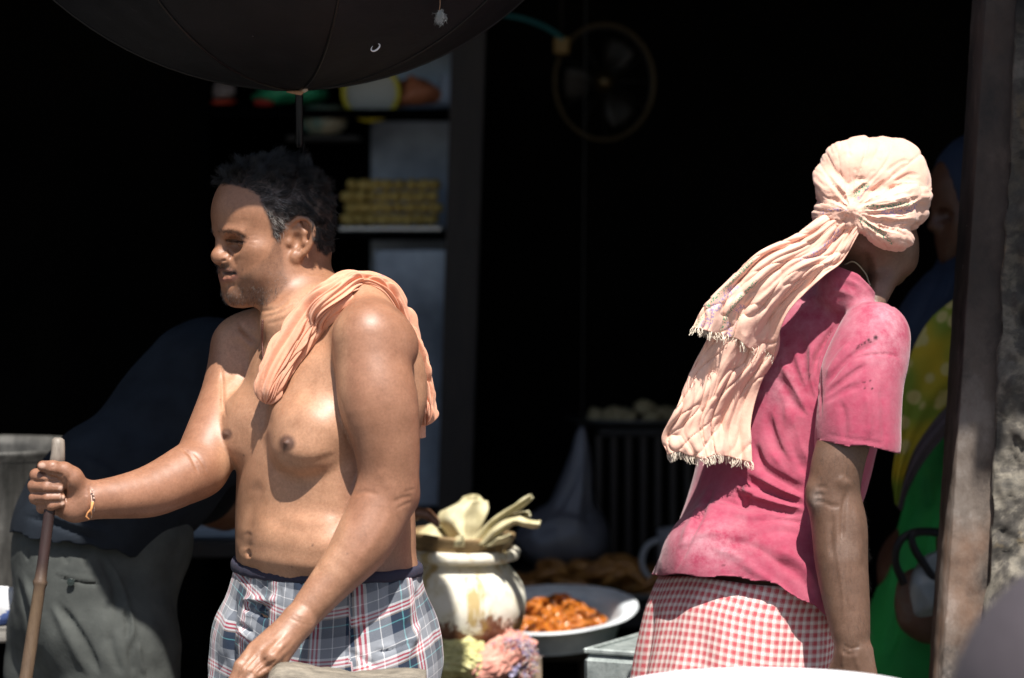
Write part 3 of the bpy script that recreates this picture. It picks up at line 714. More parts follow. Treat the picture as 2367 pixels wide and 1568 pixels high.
def towel_mat():
    m = Mat('salmon_cotton', .85); co = m.coord('Object'); u = m.coord('UV')
    n = m.ramp(m.noise(18, 5, .6, co), [(.25, (.60, .27, .165)), (.5, (.70, .35, .225)), (.75, (.76, .42, .29))])
    sp = m.n('SeparateXYZ'); m.l(u, sp.inputs[0])
    band = m.math('LESS_THAN', m.math('ABSOLUTE', m.math('SUBTRACT', sp.outputs[0], .335)), .008)
    tick = m.math('GREATER_THAN', m.noise(95, 2, .5, m.coord('UV', (1, .35, 1))), .60)
    patch = m.math('GREATER_THAN', m.noise(9, 1, .5, m.coord('UV')), .54)
    m.color(m.mix(n, (.16, .12, .30), m.math('MULTIPLY', m.math('MULTIPLY', band, tick), patch)))
    m.bump(m.noise(1100, 2, .5, co), .25, .0005); m.bump(m.noise(120, 4, .6, co), .35, .002)
    m.b.inputs['Sheen Weight'].default_value = .2; m.b.inputs['Specular IOR Level'].default_value = .2
    return m.m
def plaid_mat():
    m = Mat('plaid_cotton', .85); sp = m.n('SeparateXYZ'); m.l(m.coord('UV'), sp.inputs[0])
    navy, grey, white, red, teal, tan = (.020, .032, .058), (.25, .265, .295), (.80, .79, .79), (.56, .085, .11), (.10, .33, .36), (.33, .25, .21)
    seq = [(0, navy), (.165, teal), (.19, navy), (.33, tan), (.36, white), (.395, red), (.435, white), (.475, red), (.515, white), (.56, grey), (.75, white), (.765, grey), (.96, navy)]
    cs = []
    for i, per in ((0, .078), (1, .072)):
        f = m.math('FRACT', m.math('ADD', m.math('DIVIDE', sp.outputs[i], per), 20.31 if i == 0 else 20.62)); cs.append(m.ramp(f, seq, 'CONSTANT'))
    wv = m.math('MULTIPLY_ADD', m.math('SINE', m.math('MULTIPLY', m.math('ADD', sp.outputs[0], sp.outputs[1]), 5200)), .10, .5)
    co = m.coord('Object'); mix = m.mix(cs[0], cs[1], wv)
    m.color(m.mix(mix, m.ramp(m.noise(25, 4, .6, co), [(.3, (.88,) * 3), (.7, (1.05,) * 3)]), 1.0, 'MULTIPLY'))
    m.bump(m.noise(1000, 2, .5, co), .25, .0005); m.bump(m.noise(60, 4, .6, co), .3, .003)
    m.b.inputs['Specular IOR Level'].default_value = .2; m.b.inputs['Sheen Weight'].default_value = .15
    return m.m
def wood_mat(name, dark, light, scale=(1, 1, 12), rough=.7, bump=.35, kind='Object', rot=(0, 0, 0)):
    m = Mat(name, rough); co = m.coord(kind, scale, rot)
    g = m.noise(9, 7, .62, co, .6); f = m.noise(60, 3, .6, co)
    c = m.ramp(g, [(.28, dark), (.55, tuple((a + b) / 2 for a, b in zip(dark, light))), (.75, light)])
    m.color(m.mix(c, m.ramp(f, [(.3, (.8, .8, .8)), (.7, (1.1, 1.1, 1.1))]), 1.0, 'MULTIPLY')); m.bump(g, bump, .004); m.bump(f, bump * .7, .0015)
    return m.m
def dress_man(root, V, Q, N, P):
    # ---- towel over the near shoulder
    cl = [(614, 934), (634, 872), (676, 796), (720, 736), (770, 690), (820, 668), (872, 682), (908, 730), (942, 796), (964, 868), (979, 932), (984, 985)]
    hw = [30, 36, 43, 46, 40, 30, 27, 27, 27, 27, 24, 15]; th = [.017, .020, .021, .022, .024, .026, .027, .024, .022, .021, .020, .013]
    ys = []
    for (x, y) in cl[:6]:
        q = surf_y(V, N, x, y, 9); ys.append(q if q is not None else 0)
    ys[0] = min(ys[0], ys[1] + .004); print('towel depth', [round(v, 3) for v in ys])
    ys = [ys[0] - .012, ys[1] - .012, ys[2] - .012, ys[3] - .013, ys[4] - .012, -.055, -.048, -.040, -.030, -.022, -.018, -.016]
    nr = [(-.55, -.8, .1), (-.5, -.8, .25), (-.42, -.8, .4), (-.3, -.75, .6), (-.15, -.6, .8), (.1, -.5, .85), (.45, -.5, .72), (.7, -.5, .5), (.8, -.5, .2), (.82, -.55, .05), (.82, -.55, 0), (.82, -.55, 0)]
    tv, tf, tu = fold_tube([at(x, y, d) for (x, y), d in zip(cl, ys)], [h * PXM * 1.06 for h in hw], th, np.array(nr, float), 190, 300, 30, .0062, 5)
    t = mesh('towel', tv, tf, towel_mat(), uv=tu); tag(t, 'bunched salmon cotton towel slung over the bare left shoulder of the shirtless man', 'towel')
    c2 = fold_tube([at(972, 962, -.010), at(974, 988, -.008), at(975, 1014, -.008)], [.011, .010, .009], [.004, .0035, .003], np.array([(.82, -.55, 0)] * 3), 30, 60, 5, .002, 8)
    mesh('towel_corner', c2[0], c2[1], t.data.materials[0], t, uv=c2[2])
    # ---- necklace cord with small beads
    M_bead = Mat('brown_beads', .45, (.10, .03, .018)).m
    path = [(607, 742), (606, 775), (607, 805), (609, 832)]; pts = []
    for x, y in spline(path, 16):
        q = surf_y(V, N, x, y, 8); pts.append(at(x, y, (q if q is not None else -.05) - .002))
    pts = np.array(pts); pts[:, 1] = np.convolve(np.r_[[pts[0, 1]] * 2, pts[:, 1], [pts[-1, 1]] * 2], np.ones(5) / 5, 'valid')
    nk = tag(mesh('necklace', *tube(pts, .0013, 6), M_bead), 'thin brown beaded cord round the neck of the shirtless man', 'necklace')
    bb = lathe([(.0001, -.0019), (.0013, -.0014), (.0019, 0), (.0013, .0014), (.0001, .0019)], 8); bd = None
    for i, p in enumerate(spline(pts, 28)):
        if bd is None: bd = mesh('bead', *bb, M_bead, nk); bd.location = tuple(p)
        else: o = bd.copy(); COL.objects.link(o); o.parent = nk; o.location = tuple(p)
    # ---- thread round the wrist
    M_thr = Mat('pale_thread', .8, (.62, .42, .33)).m; M_thr2 = Mat('orange_thread', .8, (.70, .30, .11)).m
    wc = at(206, 1158, -.122); ax = np.array(at(205, 1157, -.122)) - np.array(at(279, 1149, -.095)); a, b, _ = basis(ax)
    ringp = lambda rr, tilt: [wc + (a * math.cos(k) + b * math.sin(k)) * rr + ax / np.linalg.norm(ax) * tilt * math.cos(k) for k in np.linspace(0, 6.283, 40)]
    th_ = tag(mesh('wrist_thread', *tube(ringp(.0262, .004), .0011, 6, False), M_thr), 'pale twisted thread tied round the wrist gripping the stick', 'wrist thread')
    mesh('second_strand', *tube(ringp(.0266, .0075), .0010, 6, False), M_thr, th_)
    for k, (x, y) in enumerate(((213, 1134), (216, 1144), (217, 1152), (215, 1161))):
        mesh('bead', *lathe([(.0001, -.002), (.0022, 0), (.0001, .002)], 8, at(x, y, -.149)), M_thr, th_)
    mesh('loose_end', *tube(A3((214, 1160, -.150), (212, 1176, -.151), (203, 1186, -.151), (199, 1194, -.150), (206, 1201, -.151)), [.0021, .0019, .0014, .0015, .0010], 7), M_thr2, th_)
    mesh('loose_end', *tube(A3((215, 1162, -.150), (210, 1178, -.152), (212, 1192, -.152)), [.0018, .0012, .0008], 7), M_thr2, th_)
    # ---- stick
    m = Mat('old_cane', .55); co = m.coord('Object', (1, 1, .25)); sp = m.n('SeparateXYZ'); m.l(m.coord('Object'), sp.inputs[0])
    low = m.ramp(m.noise(30, 6, .65, co), [(.3, (.055, .032, .020)), (.7, (.17, .11, .062))]); up = m.ramp(m.noise(40, 6, .65, co), [(.3, (.014, .007, .006)), (.7, (.045, .020, .017))])
    hz = m.n('MapRange'); hz.inputs['From Min'].default_value = at(0, 1370, -.14)[2]; hz.inputs['From Max'].default_value = at(0, 1290, -.14)[2]; m.l(sp.outputs[2], hz.inputs[0])
    tip = m.n('MapRange'); tip.inputs['From Min'].default_value = at(0, 1085, -.14)[2]; tip.inputs['From Max'].default_value = at(0, 1055, -.14)[2]; m.l(sp.outputs[2], tip.inputs[0])
    gr = m.ramp(m.noise(50, 5, .6, co), [(.3, (.13, .105, .085)), (.7, (.33, .28, .23))])
    m.color(m.mix(m.mix(low, up, hz.outputs[0]), gr, tip.outputs[0])); m.bump(m.noise(90, 5, .6, co), .5, .002)
    A, Bt = at(134, 1012, -.131), at(60, 1568, -.175); d = (Bt - A) / np.linalg.norm(Bt - A); bot = A + d * (A[2] / -d[2]); L = np.linalg.norm(bot - A)
    nodes = [(0, .0055), (.003, .0090), (.010, .0102), (.024, .0106), (.034, .0112), (.040, .0100), (.058, .0085), (.10, .0080), (.19, .0083), (.2095, .0087), (.2135, .0108), (.2175, .0104), (.222, .0090), (.30, .0094), (.385, .0098), (.392, .0113), (.399, .0100), (.58, .0098), (.588, .0112), (.596, .0098), (.78, .0094), (.787, .0106), (.795, .0093), (L, .0088)]
    sT = np.array([x for x, _ in nodes]); pts = A[None] + d[None] * sT[:, None]; pts[:, 0] += .0025 * np.sin(sT * 9); pts[:, 0] += .003 * np.exp(-((sT - .03) / .02) ** 2)
    V2, F2 = tube(pts, [r for _, r in nodes], 18); V2 = V2 + normals_noise(V2, .0006)
    tag(mesh('walking_stick', V2, F2, m.m), 'knotty brown cane stick held upright in the fist of the shirtless man', 'stick')
    # ---- shorts
    c = Clay(axis(at(470, 0, 0)[0], at(1080, 0, 0)[0], .0036), axis(-.30, .27, .004), axis(.42, 1.03, .0034, (.42, .80, .012)))
    hips1(c, .010, False)
    c.el((-.060, .075, .90), (.085, .085, .085), .05); c.el((-.060, -.075, .90), (.085, .085, .085), .05); c.el((.075, -.055, .925), (.050, .080, .07), .05)
    c.chain([(.0, .090, .86), (.020, .100, .66), (.022, .104, .47)], [.103, .108, .112], .04); c.chain([(.025, -.090, .88), (.070, -.100, .66), (.08, -.104, .47)], [.105, .112, .114], .04)
    c.el((0, 0, .44), (.4, .4, .022), .0, True)
    SV, SQ = c.skin(1); cv = Carve(SV, SQ)
    L = lambda p, w_, h, **k: cv.line(p, w_, h, **k)
    for p, w_, h in (([(566, 1392), (590, 1398), (622, 1402)], 5, -.007), ([(556, 1404), (590, 1418), (625, 1432)], 5, -.008), ([(552, 1384), (600, 1388), (650, 1386)], 8, .006), ([(560, 1412), (600, 1424)], 7, .004), ([(548, 1440), (566, 1452), (590, 1464)], 5, -.008),
                     ([(548, 1455), (575, 1474), (600, 1480)], 6, .006), ([(550, 1462), (570, 1478), (592, 1488)], 4, -.007), ([(545, 1370), (540, 1420), (536, 1500), (548, 1560)], 5, -.006), ([(532, 1400), (522, 1470), (512, 1540)], 9, .005),
                     ([(838, 1330), (836, 1420), (826, 1520)], 3, -.0035), ([(846, 1340), (846, 1420), (838, 1520)], 7, .002), ([(960, 1480), (900, 1502), (860, 1508)], 5, -.005), ([(970, 1470), (920, 1494), (870, 1500)], 7, .004), ([(975, 1440), (955, 1470), (935, 1530)], 8, .004), ([(930, 1350), (940, 1400), (930, 1450)], 10, .003),
                     ([(880, 1340), (900, 1380), (890, 1440)], 9, -.003), ([(960, 1360), (968, 1400), (972, 1440)], 7, -.003), ([(790, 1500), (830, 1520), (880, 1545)], 6, -.004), ([(700, 1410), (720, 1440), (730, 1480)], 7, -.003)): L(p, w_, h)
    for k in range(30):
        x = 575 + k * 13.2 + 4 * math.sin(k * 5.1); y0 = float(np.interp(x, [569, 640, 710, 863, 957], [1322, 1352, 1345, 1331, 1318])); L([(x, y0), (x + 3 * math.sin(k), y0 + 30 + 14 * math.sin(k * 3.3))], 3.6, -.0020, taper=.4)
    SV = SV + normals(SV, SQ) * (vnoise(SV, 16, 9) * .0035 + vnoise(SV, 38, 4) * .0014)[:, None]
    lb = (SV - B1_t) @ B1_M; ph = np.arctan2(lb[:, 1], lb[:, 0]); seam = P_seam = ph > 1.22
    u = ph * .148 + np.where(seam, .031, 0) + lb[:, 2] * np.where(seam, .02, -.05); v = lb[:, 2] + np.where(seam, .018, 0) + .025 * np.sin(ph * 2)
    sh = mesh('shorts', SV, SQ, plaid_mat(), root, uv=np.stack([u, v], 1))
    m = Mat('dark_elastic', .9); sp = m.n('SeparateXYZ'); m.l(m.coord('UV'), sp.inputs[0])
    m.color(m.mix((.022, .022, .042), (.30, .05, .07), m.math('GREATER_THAN', m.noise(60, 3, .6, m.coord('UV', (3, .6, 1))), .66)))
    k = np.linspace(0, 2 * np.pi, 260, endpoint=False); rows = []
    for j, (dz, gr) in enumerate(((-.007, .0080), (-.006, .0108), (-.001, .0116), (.005, .0110), (.009, .009), (.010, -.002))):
        f = .128 + gr - .004; rr = 1 / ((np.abs(np.cos(k)) / np.where(np.cos(k) > 0, .116 + gr, .1185 + gr)) ** 2.1 + (np.abs(np.sin(k)) / (.165 + gr)) ** 2.1) ** (1 / 2.1) + .0006 * np.abs(np.sin(k * 41 + 2 * np.sin(k * 9))) * (gr > .006)
        zz = WAIST + dz - .003 * np.maximum(np.cos(k), 0) ** 2 + .0006 * np.sin(k * 23); rows.append(np.stack([rr * np.cos(k), rr * np.sin(k), zz], 1) @ B1_M.T + B1_t)
    wv = np.array(rows); wu = np.stack(np.meshgrid(k, np.arange(6) * .2), -1)
    mesh('waistband', wv.reshape(-1, 3), grid_faces(6, 260, True), m.m, sh, uv=wu.reshape(-1, 2))
WAIST = 1.026
def normals_noise(V, a): return np.stack([vnoise(V, 70, s) for s in (1, 2, 3)], 1) * a
def bench_rail():
    M = wood_mat('grey_weathered_wood', (.10, .085, .065), (.36, .31, .24), (3, 14, 14), .8, .6)
    a, b = at(622, 1578, -.30), at(985, 1592, -.285); d = b - a; n = 60; V = []
    prof = [(-.028, -.060), (-.030, -.012), (-.026, -.002), (-.012, .004), (.012, .005), (.028, .001), (.032, -.010), (.030, -.060)]
    root = empty('bench', (0.5 * (a[0] + b[0]), a[1], 0), 'weathered grey wooden rail of a bench under the resting hand', 'bench')
    for i in range(n):
        t = i / (n - 1); p = a + d * (t * 1.0); e = .010 * (1 - min(1, t / .05)) ** 2
        top = .019 * min(1, (t + .02) / .07) ** .6 + .004 * math.sin(t * 9)
        for y, z in prof:
            V.append(p + np.array([e if z < -.03 else 0, y, z + top]) + np.array([0, vnoise(np.array([[t * 9, y * 40, z * 40]]), 1, 4)[0] * .0022, vnoise(np.array([[t * 14, y * 40, z * 40]]), 1, 5)[0] * .0022]))
    F = grid_faces(n, len(prof), True) + [tuple(range(len(prof) - 1, -1, -1)), tuple(range((n - 1) * len(prof), n * len(prof)))]
    mesh('rail', np.array(V), F, M, root)
    for t in (.12, .95):
        p = a + d * t; mesh('leg', *box((p[0], p[1] + .0, (p[2] - .05) / 2), (.055, .05, p[2] - .05), .004), M, root, False)
    return root
# ================================================================== the man in the pink shirt, seen from behind
B2_a = np.array([.150, .10, .50]); B2_a /= np.linalg.norm(B2_a); _f = np.array([.70, .71, 0]); B2_F = _f - B2_a * np.dot(_f, B2_a); B2_F /= np.linalg.norm(B2_F)
B2_M = np.stack([B2_F, np.cross(B2_a, B2_F), B2_a], 1); B2_t = at(1716, 1400, .24)
H2_M = rotz(R(80)) @ roty(R(6)); H2_t = at(2004, 530, .27)
def torso2(c, g=0.0):
    c.frame(B2_M, B2_t)
    c.loft([(-.06, 0, 0, .130, .078, .090, 2.2), (0, 0, 0, .148, .083, .097, 2.2), (.08, 0, 0, .146, .085, .090, 2.2), (.17, 0, 0, .142, .090, .086, 2.2), (.26, .0, 0, .142, .098, .092, 2.2),
            (.34, -.004, 0, .140, .098, .098, 2.2), (.41, -.010, 0, .132, .085, .098, 2.1), (.47, -.014, 0, .110, .065, .085, 2.0), (.515, -.010, 0, .075, .052, .060, 2.0)], .02, shell=g)
    for s in (1, -1): c.rc((-.02, .05 * s, .49), (-.01, .122 * s, .435), .040 + g, .044 + g, .04)
def man2():
    c = Clay(axis(.10, .68, .0032, (.40, .60, .0026)), axis(-.02, .62, .0034), axis(-.01, 1.68, .0032, (-.01, .80, .014)))
    torso2(c, -.006)
    c.frame()
    hp = B2_t.copy()
    c.el((hp[0] - .01, hp[1], hp[2] - .07), (.100, .085, .10), .04)
    for s in (1, -1):
        o = np.array([.80, -.6, 0]) * .075 * s
        c.limb([np.array([hp[0], hp[1], .82]) + o, np.array([hp[0] + .0, hp[1] + .02, .48]) + o * 1.05, np.array([hp[0] - .01, hp[1] + .0, .27]) + o * 1.1, np.array([hp[0] - .02, hp[1] - .02, .08]) + o * 1.15], [.060, .048, .042, .032], .03)
        a = np.array([hp[0] - .02, hp[1] - .03, .035]) + o * 1.15; c.rc(a, a + np.array([.09, .14, -.008]), .034, .030, .02)
    # near (right) arm
    c.el(at(2022, 775, .150), (.048, .05, .048), .04)
    c.limb(A3((2022, 780, .150), (1985, 900, .110), (1948, 1030, .085), (1934, 1085, .080), (1926, 1145, .080)), [.046, .046, .0385, .0375, .0375], .02)
    c.limb(A3((1926, 1145, .080), (1940, 1215, .072), (1945, 1300, .060), (1958, 1400, .045), (1970, 1492, .030)), [.0375, .0405, .0385, .0330, .0255], .01)
    c.rc(at(1893, 1140, .070), at(1890, 1152, .068), .017, .015, .018)
    wr = at(1970, 1492, .030); 
    for i, (a, b) in enumerate((((1958, 1510, .026), (1950, 1590, .022)), ((1970, 1512, .024), (1975, 1598, .016)), ((1982, 1512, .024), (1998, 1596, .014)), ((1993, 1510, .026), (2016, 1588, .016)))):
        c.rc(at(*a), at(*b), .0165, .0125, .012)
        p0 = at(*b); p1 = p0 + np.array([.002 * i, -.006, -.042]); p2 = p1 + np.array([.0, .016, -.026]); p3 = p2 + np.array([0, .018, -.014]); c.chain([p0, p1, p2, p3], [.0115, .0095, .0085, .0075], .003)
    p0 = at(1948, 1520, .030); c.chain([p0, p0 + np.array([-.020, .012, -.045]), p0 + np.array([-.016, .020, -.075])], [.014, .011, .009], .008)
    # far (left) arm reaching into the shop, hidden behind him
    sh = B2_t + B2_M @ np.array([0, .165, .43]); c.limb([sh, sh + np.array([.04, .12, -.22]), sh + np.array([.16, .28, -.22])], [.044, .038, .026], .03)
    h0 = sh + np.array([.16, .28, -.22]); c.rc(h0, h0 + np.array([.06, .07, -.01]), .026, .022, .01)
    for i in range(4):
        q = h0 + np.array([.06 + .012 * i, .085 - .014 * i, -.012]); c.chain([q, q + np.array([.026, .03, -.012]), q + np.array([.034, .042, -.034])], [.010, .009, .007], .004)
    # neck and head
    nb = B2_t + B2_M @ np.array([-.012, 0, .50]); c.frame()
    n0 = at(2040, 560, .265); c.rc(n0, nb, .050, .060, .03)
    c.rc(at(2068, 600, .24), at(2022, 690, .21), .022, .02, .03)
    head_clay(c, H2_M, H2_t, ears=())
    c.frame()
    V, Q = c.skin(1); cv = Carve(V, Q); L = cv.line
    L([(1880, 1150), (1893, 1143), (1906, 1150)], 5, -.0025); L([(1878, 1162), (1892, 1158), (1908, 1163)], 4, -.0025); L([(1884, 1132), (1898, 1126), (1915, 1130)], 5, -.0018); L([(1900, 1160), (1925, 1170), (1945, 1168)], 5, -.002)
    L([(1936, 1100), (1950, 1118), (1965, 1108)], 12, .003); L([(1960, 1130), (1950, 1170), (1945, 1260)], 6, -.0032); L([(1925, 1180), (1920, 1240), (1925, 1300)], 7, -.0022); L([(1975, 1160), (1985, 1240), (1985, 1320)], 10, .0025)
    L([(1938, 1200), (1936, 1280), (1948, 1360), (1950, 1440)], 4, .0016); L([(1962, 1250), (1958, 1340), (1972, 1430)], 4, .0014)
    L([(1945, 1488), (1965, 1500), (1992, 1492)], 4, -.002); L([(1942, 1498), (1960, 1512), (1985, 1508)], 4, -.0018); L([(1950, 1505), (1948, 1545)], 5, .002); L([(1975, 1505), (1985, 1550)], 5, .002)
    L([(2000, 580), (2004, 620), (2000, 670)], 8, -.003); L([(2020, 590), (2028, 630), (2024, 675)], 9, .003)
    cv.fresh(); n = vnoise(V, 9, 1); n2 = vnoise(V, 34, 2)
    col = np.array([.150, .086, .058]) * (1 + .13 * n[:, None] + .10 * n2[:, None]); ash = np.exp(-((np.hypot((cv.P[:, 0] - 1886) / 14, (cv.P[:, 1] - 1152) / 20)) ** 2)) * .55 * (cv.face > 0)
    dust = np.clip(vnoise(V, 26, 6) * 1.4 - .35, 0, 1) * .16; a = np.clip(ash + dust, 0, 1)[:, None]; col = col * (1 - a) + np.array([.36, .30, .27]) * a
    root = mesh('person', V, Q, M_skin_dark, col=np.clip(col, .01, 1)); tag(root, 'man seen from behind in faded pink T-shirt and checked wrap, peach cloth round his head', 'person')
    return root, V, Q, cv.N
def pink_mat():
    m = Mat('faded_pink_cotton', .88); co = m.coord('Object')
    n = m.ramp(m.noise(11, 6, .62, co), [(.28, (.27, .034, .068)), (.55, (.33, .052, .095)), (.75, (.38, .080, .122))])
    d = m.attr('tint'); sp = m.n('SeparateXYZ'); m.l(d, sp.inputs[0])
    chalk = m.math('MULTIPLY', sp.outputs[0], m.ramp(m.noise(32, 8, .72, co), [(.36, (0, 0, 0)), (.78, (.62, .62, .62))]))
    c = m.mix(n, (.72, .50, .54), chalk); m.color(m.mix(c, (.02, .008, .012), sp.outputs[1]))
    m.bump(m.noise(900, 2, .5, co), .2, .0005); m.bump(m.noise(60, 5, .62, co), .4, .0035)
    m.b.inputs['Sheen Weight'].default_value = .2; m.b.inputs['Specular IOR Level'].default_value = .15
    return m.m
def shirt2(root):
    c = Clay(axis(.13, .68, .0030), axis(-.02, .48, .0036), axis(at(0, 1470, .15)[2], at(0, 590, .15)[2], .0030))
    torso2(c, .010)
    c.loft([(-.14, 0, 0, .172, .135, .140, 2.1), (-.02, 0, 0, .163, .112, .122, 2.1), (.08, 0, 0, .150, .096, .100, 2.2)], .03)
    c.frame()
    c.limb(A3((2018, 782, .150), (1992, 880, .118), (1984, 980, .098), (1982, 1060, .092)), [.057, .062, .064, .062], .022, 12)
    c.rc(at(1650, 1300, .20), at(1840, 1370, .17), .085, .08, .05)
    for (a, b, r0, r1) in (((1985, 652, .235), (1965, 660, .22), .040, .05),): c.rc(at(*a), at(*b), r0, r1, .03)
    V, Q = c.skin(1); cv = Carve(V, Q); L = cv.line
    folds = [  # armpit fan
        ([(1900, 940), (1880, 860), (1905, 790), (1940, 740)], 6, -.006), ([(1890, 950), (1862, 860), (1850, 760)], 8, -.005), ([(1880, 960), (1840, 880), (1815, 800)], 9, -.005), ([(1874, 970), (1835, 930), (1790, 860)], 9, -.004),
        ([(1905, 900), (1940, 850), (1990, 810), (2040, 790)], 6, -.0045), ([(1902, 920), (1950, 880), (2010, 840)], 7, -.004), ([(1900, 935), (1950, 905), (2000, 890)], 7, -.003), ([(1908, 880), (1935, 830), (1965, 790)], 7, .004), ([(1895, 930), (1870, 850), (1880, 780)], 9, .005), ([(1870, 960), (1830, 880), (1800, 830)], 10, .004),
        # waist gathers
        ([(1868, 1150), (1820, 1120), (1760, 1080), (1740, 1010)], 9, -.008), ([(1868, 1170), (1800, 1150), (1740, 1120), (1700, 1090)], 9, -.008), ([(1870, 1190), (1800, 1180), (1730, 1165), (1660, 1150)], 8, -.007), ([(1870, 1135), (1810, 1070), (1780, 1000), (1770, 940)], 10, -.007), ([(1868, 1110), (1840, 1040), (1820, 960)], 10, -.006),
        ([(1868, 1160), (1810, 1136), (1750, 1102)], 8, .007), ([(1868, 1180), (1800, 1166), (1730, 1142), (1690, 1118)], 8, .007), ([(1865, 1125), (1825, 1090), (1780, 1040)], 10, .007), ([(1862, 1085), (1830, 1000), (1812, 920)], 10, .005),
        ([(1700, 1130), (1716, 1160), (1735, 1150)], 5, -.006), ([(1722, 1115), (1732, 1140), (1752, 1140)], 5, .005), ([(1640, 1150), (1690, 1160), (1740, 1182)], 7, -.005), ([(1600, 1180), (1660, 1176), (1730, 1196), (1800, 1200)], 8, .004), ([(1868, 1210), (1800, 1200), (1740, 1206)], 7, -.005),
        ([(1870, 1240), (1800, 1230), (1720, 1250), (1650, 1270)], 10, -.003), ([(1660, 1240), (1740, 1262), (1800, 1300), (1860, 1350)], 10, -.004), ([(1780, 1290), (1840, 1320), (1890, 1400)], 11, -.005), ([(1790, 1270), (1850, 1300), (1895, 1360)], 11, .005), ([(1640, 1260), (1700, 1285), (1760, 1320)], 11, .003), ([(1700, 1300), (1760, 1330), (1840, 1385)], 9, .003),
        ([(1655, 1120), (1625, 1180), (1590, 1260), (1558, 1330)], 6, -.005), ([(1640, 1120), (1610, 1180), (1572, 1260)], 9, .004), ([(1560, 1270), (1620, 1235), (1680, 1232)], 8, .003),
        # back and sleeve
        ([(1900, 1000), (1950, 1012), (2060, 1030)], 3, -.0016), ([(1935, 740), (1905, 800), (1895, 900), (1900, 980)], 3, -.003), ([(1960, 836), (2000, 822), (2060, 820), (2088, 836)], 2.6, -.0022), ([(1950, 630), (2000, 660), (2030, 700)], 3.2, -.0022), ([(1925, 650), (1960, 660), (1990, 672)], 6, -.002), ([(1915, 670), (1950, 676), (1985, 690)], 7, .002), ([(1850, 700), (1900, 690), (1950, 720)], 12, .003), ([(2000, 900), (2010, 960), (2006, 1020)], 9, .003), ([(1940, 920), (1952, 970), (1950, 1025)], 8, -.003), ([(2040, 880), (2045, 950), (2048, 1040)], 9, -.003)]
    for p, w_, h in folds: L(p, w_, h)
    cv.fresh()
    for p, w_, h in folds[:24]: L([(x + 7, y - 9) for x, y in p], w_ * .55, h * .35)
    # cut the hem, the sleeve end and the neck opening
    P = cv.P; V = cv.V
    lc = (V - B2_t) @ B2_M; isarm = (seg_dist(P, [(2018, 782), (1992, 880), (1984, 980), (1985, 1070)])[0] < 112) & (V[:, 1] < .19) & (P[:, 0] > 1888) & (P[:, 1] > 980)
    hem = np.interp(P[:, 0], [1500, 1530, 1600, 1720, 1800, 1880, 1925, 2000], [1322, 1328, 1331, 1334, 1352, 1400, 1442, 1470]) + 3 * np.sin(P[:, 0] / 17)
    slv = np.interp(P[:, 0], [1880, 1893, 1954, 2003, 2068, 2090], [1014, 1017, 1031, 1030, 1047, 1050])
    nk = np.interp(P[:, 0], [1880, 1924, 1985, 2010, 2029, 2060], [604, 611, 631, 659, 684, 712])
    bad = (P[:, 1] > hem) | (isarm & (P[:, 1] > slv)) | (P[:, 1] < nk)
    keep = ~bad[Q].all(1); Q2 = Q[keep]
    for cond, lim in ((P[:, 1] > hem, hem), (isarm & (P[:, 1] > slv) & (P[:, 1] < hem - 20), slv), (P[:, 1] < nk, nk)):
        i = np.flatnonzero(cond & (np.abs(P[:, 1] - lim) < 16)); V[i, 2] += (P[i, 1] - lim[i]) * PXM * 1.03
    used = np.unique(Q2); mp = np.full(len(V), -1); mp[used] = np.arange(len(used)); V2 = V[used] + cv.N[used] * (vnoise(V[used], 14, 3) * .0028 + vnoise(V[used], 34, 8) * .0012)[:, None]; P2 = P[used]
    chalk = np.clip(.16 + .7 * np.exp(-(np.hypot(P2[:, 0] - 2060, (P2[:, 1] - 760) * .7) / 70) ** 2) + .45 * np.exp(-(np.hypot((P2[:, 0] - 1900) / 110, (P2[:, 1] - 700) / 60)) ** 2) + .75 * np.exp(-(np.hypot((P2[:, 0] - 1640) / 90, (P2[:, 1] - 1260) / 60)) ** 2) + .45 * np.exp(-(np.hypot((P2[:, 0] - 1800) / 60, (P2[:, 1] - 860) / 90)) ** 2), 0, 1)
    hole = np.zeros(len(P2))
    for x, y, r in ((2024, 781, 5), (2008, 787, 4), (1998, 793, 3), (1984, 800, 2.6), (1992, 797, 2.2), (2014, 790, 2.5), (1980, 806, 2), (1997, 883, 2.6), (2011, 880, 2), (1999, 896, 2.2), (2018, 897, 1.8), (1672, 1306, 2.4)): hole = np.maximum(hole, np.clip(1.5 - np.hypot(P2[:, 0] - x, P2[:, 1] - y) / r, 0, 1))
    hole *= (V2[:, 1] < .22)
    s = mesh('shirt', V2, mp[Q2], pink_mat(), root, col=np.stack([chalk, hole, hole * 0], 1))
    sd = s.modifiers.new('thick', 'SOLIDIFY'); sd.thickness = .0022; sd.offset = -1
    return V2, cv
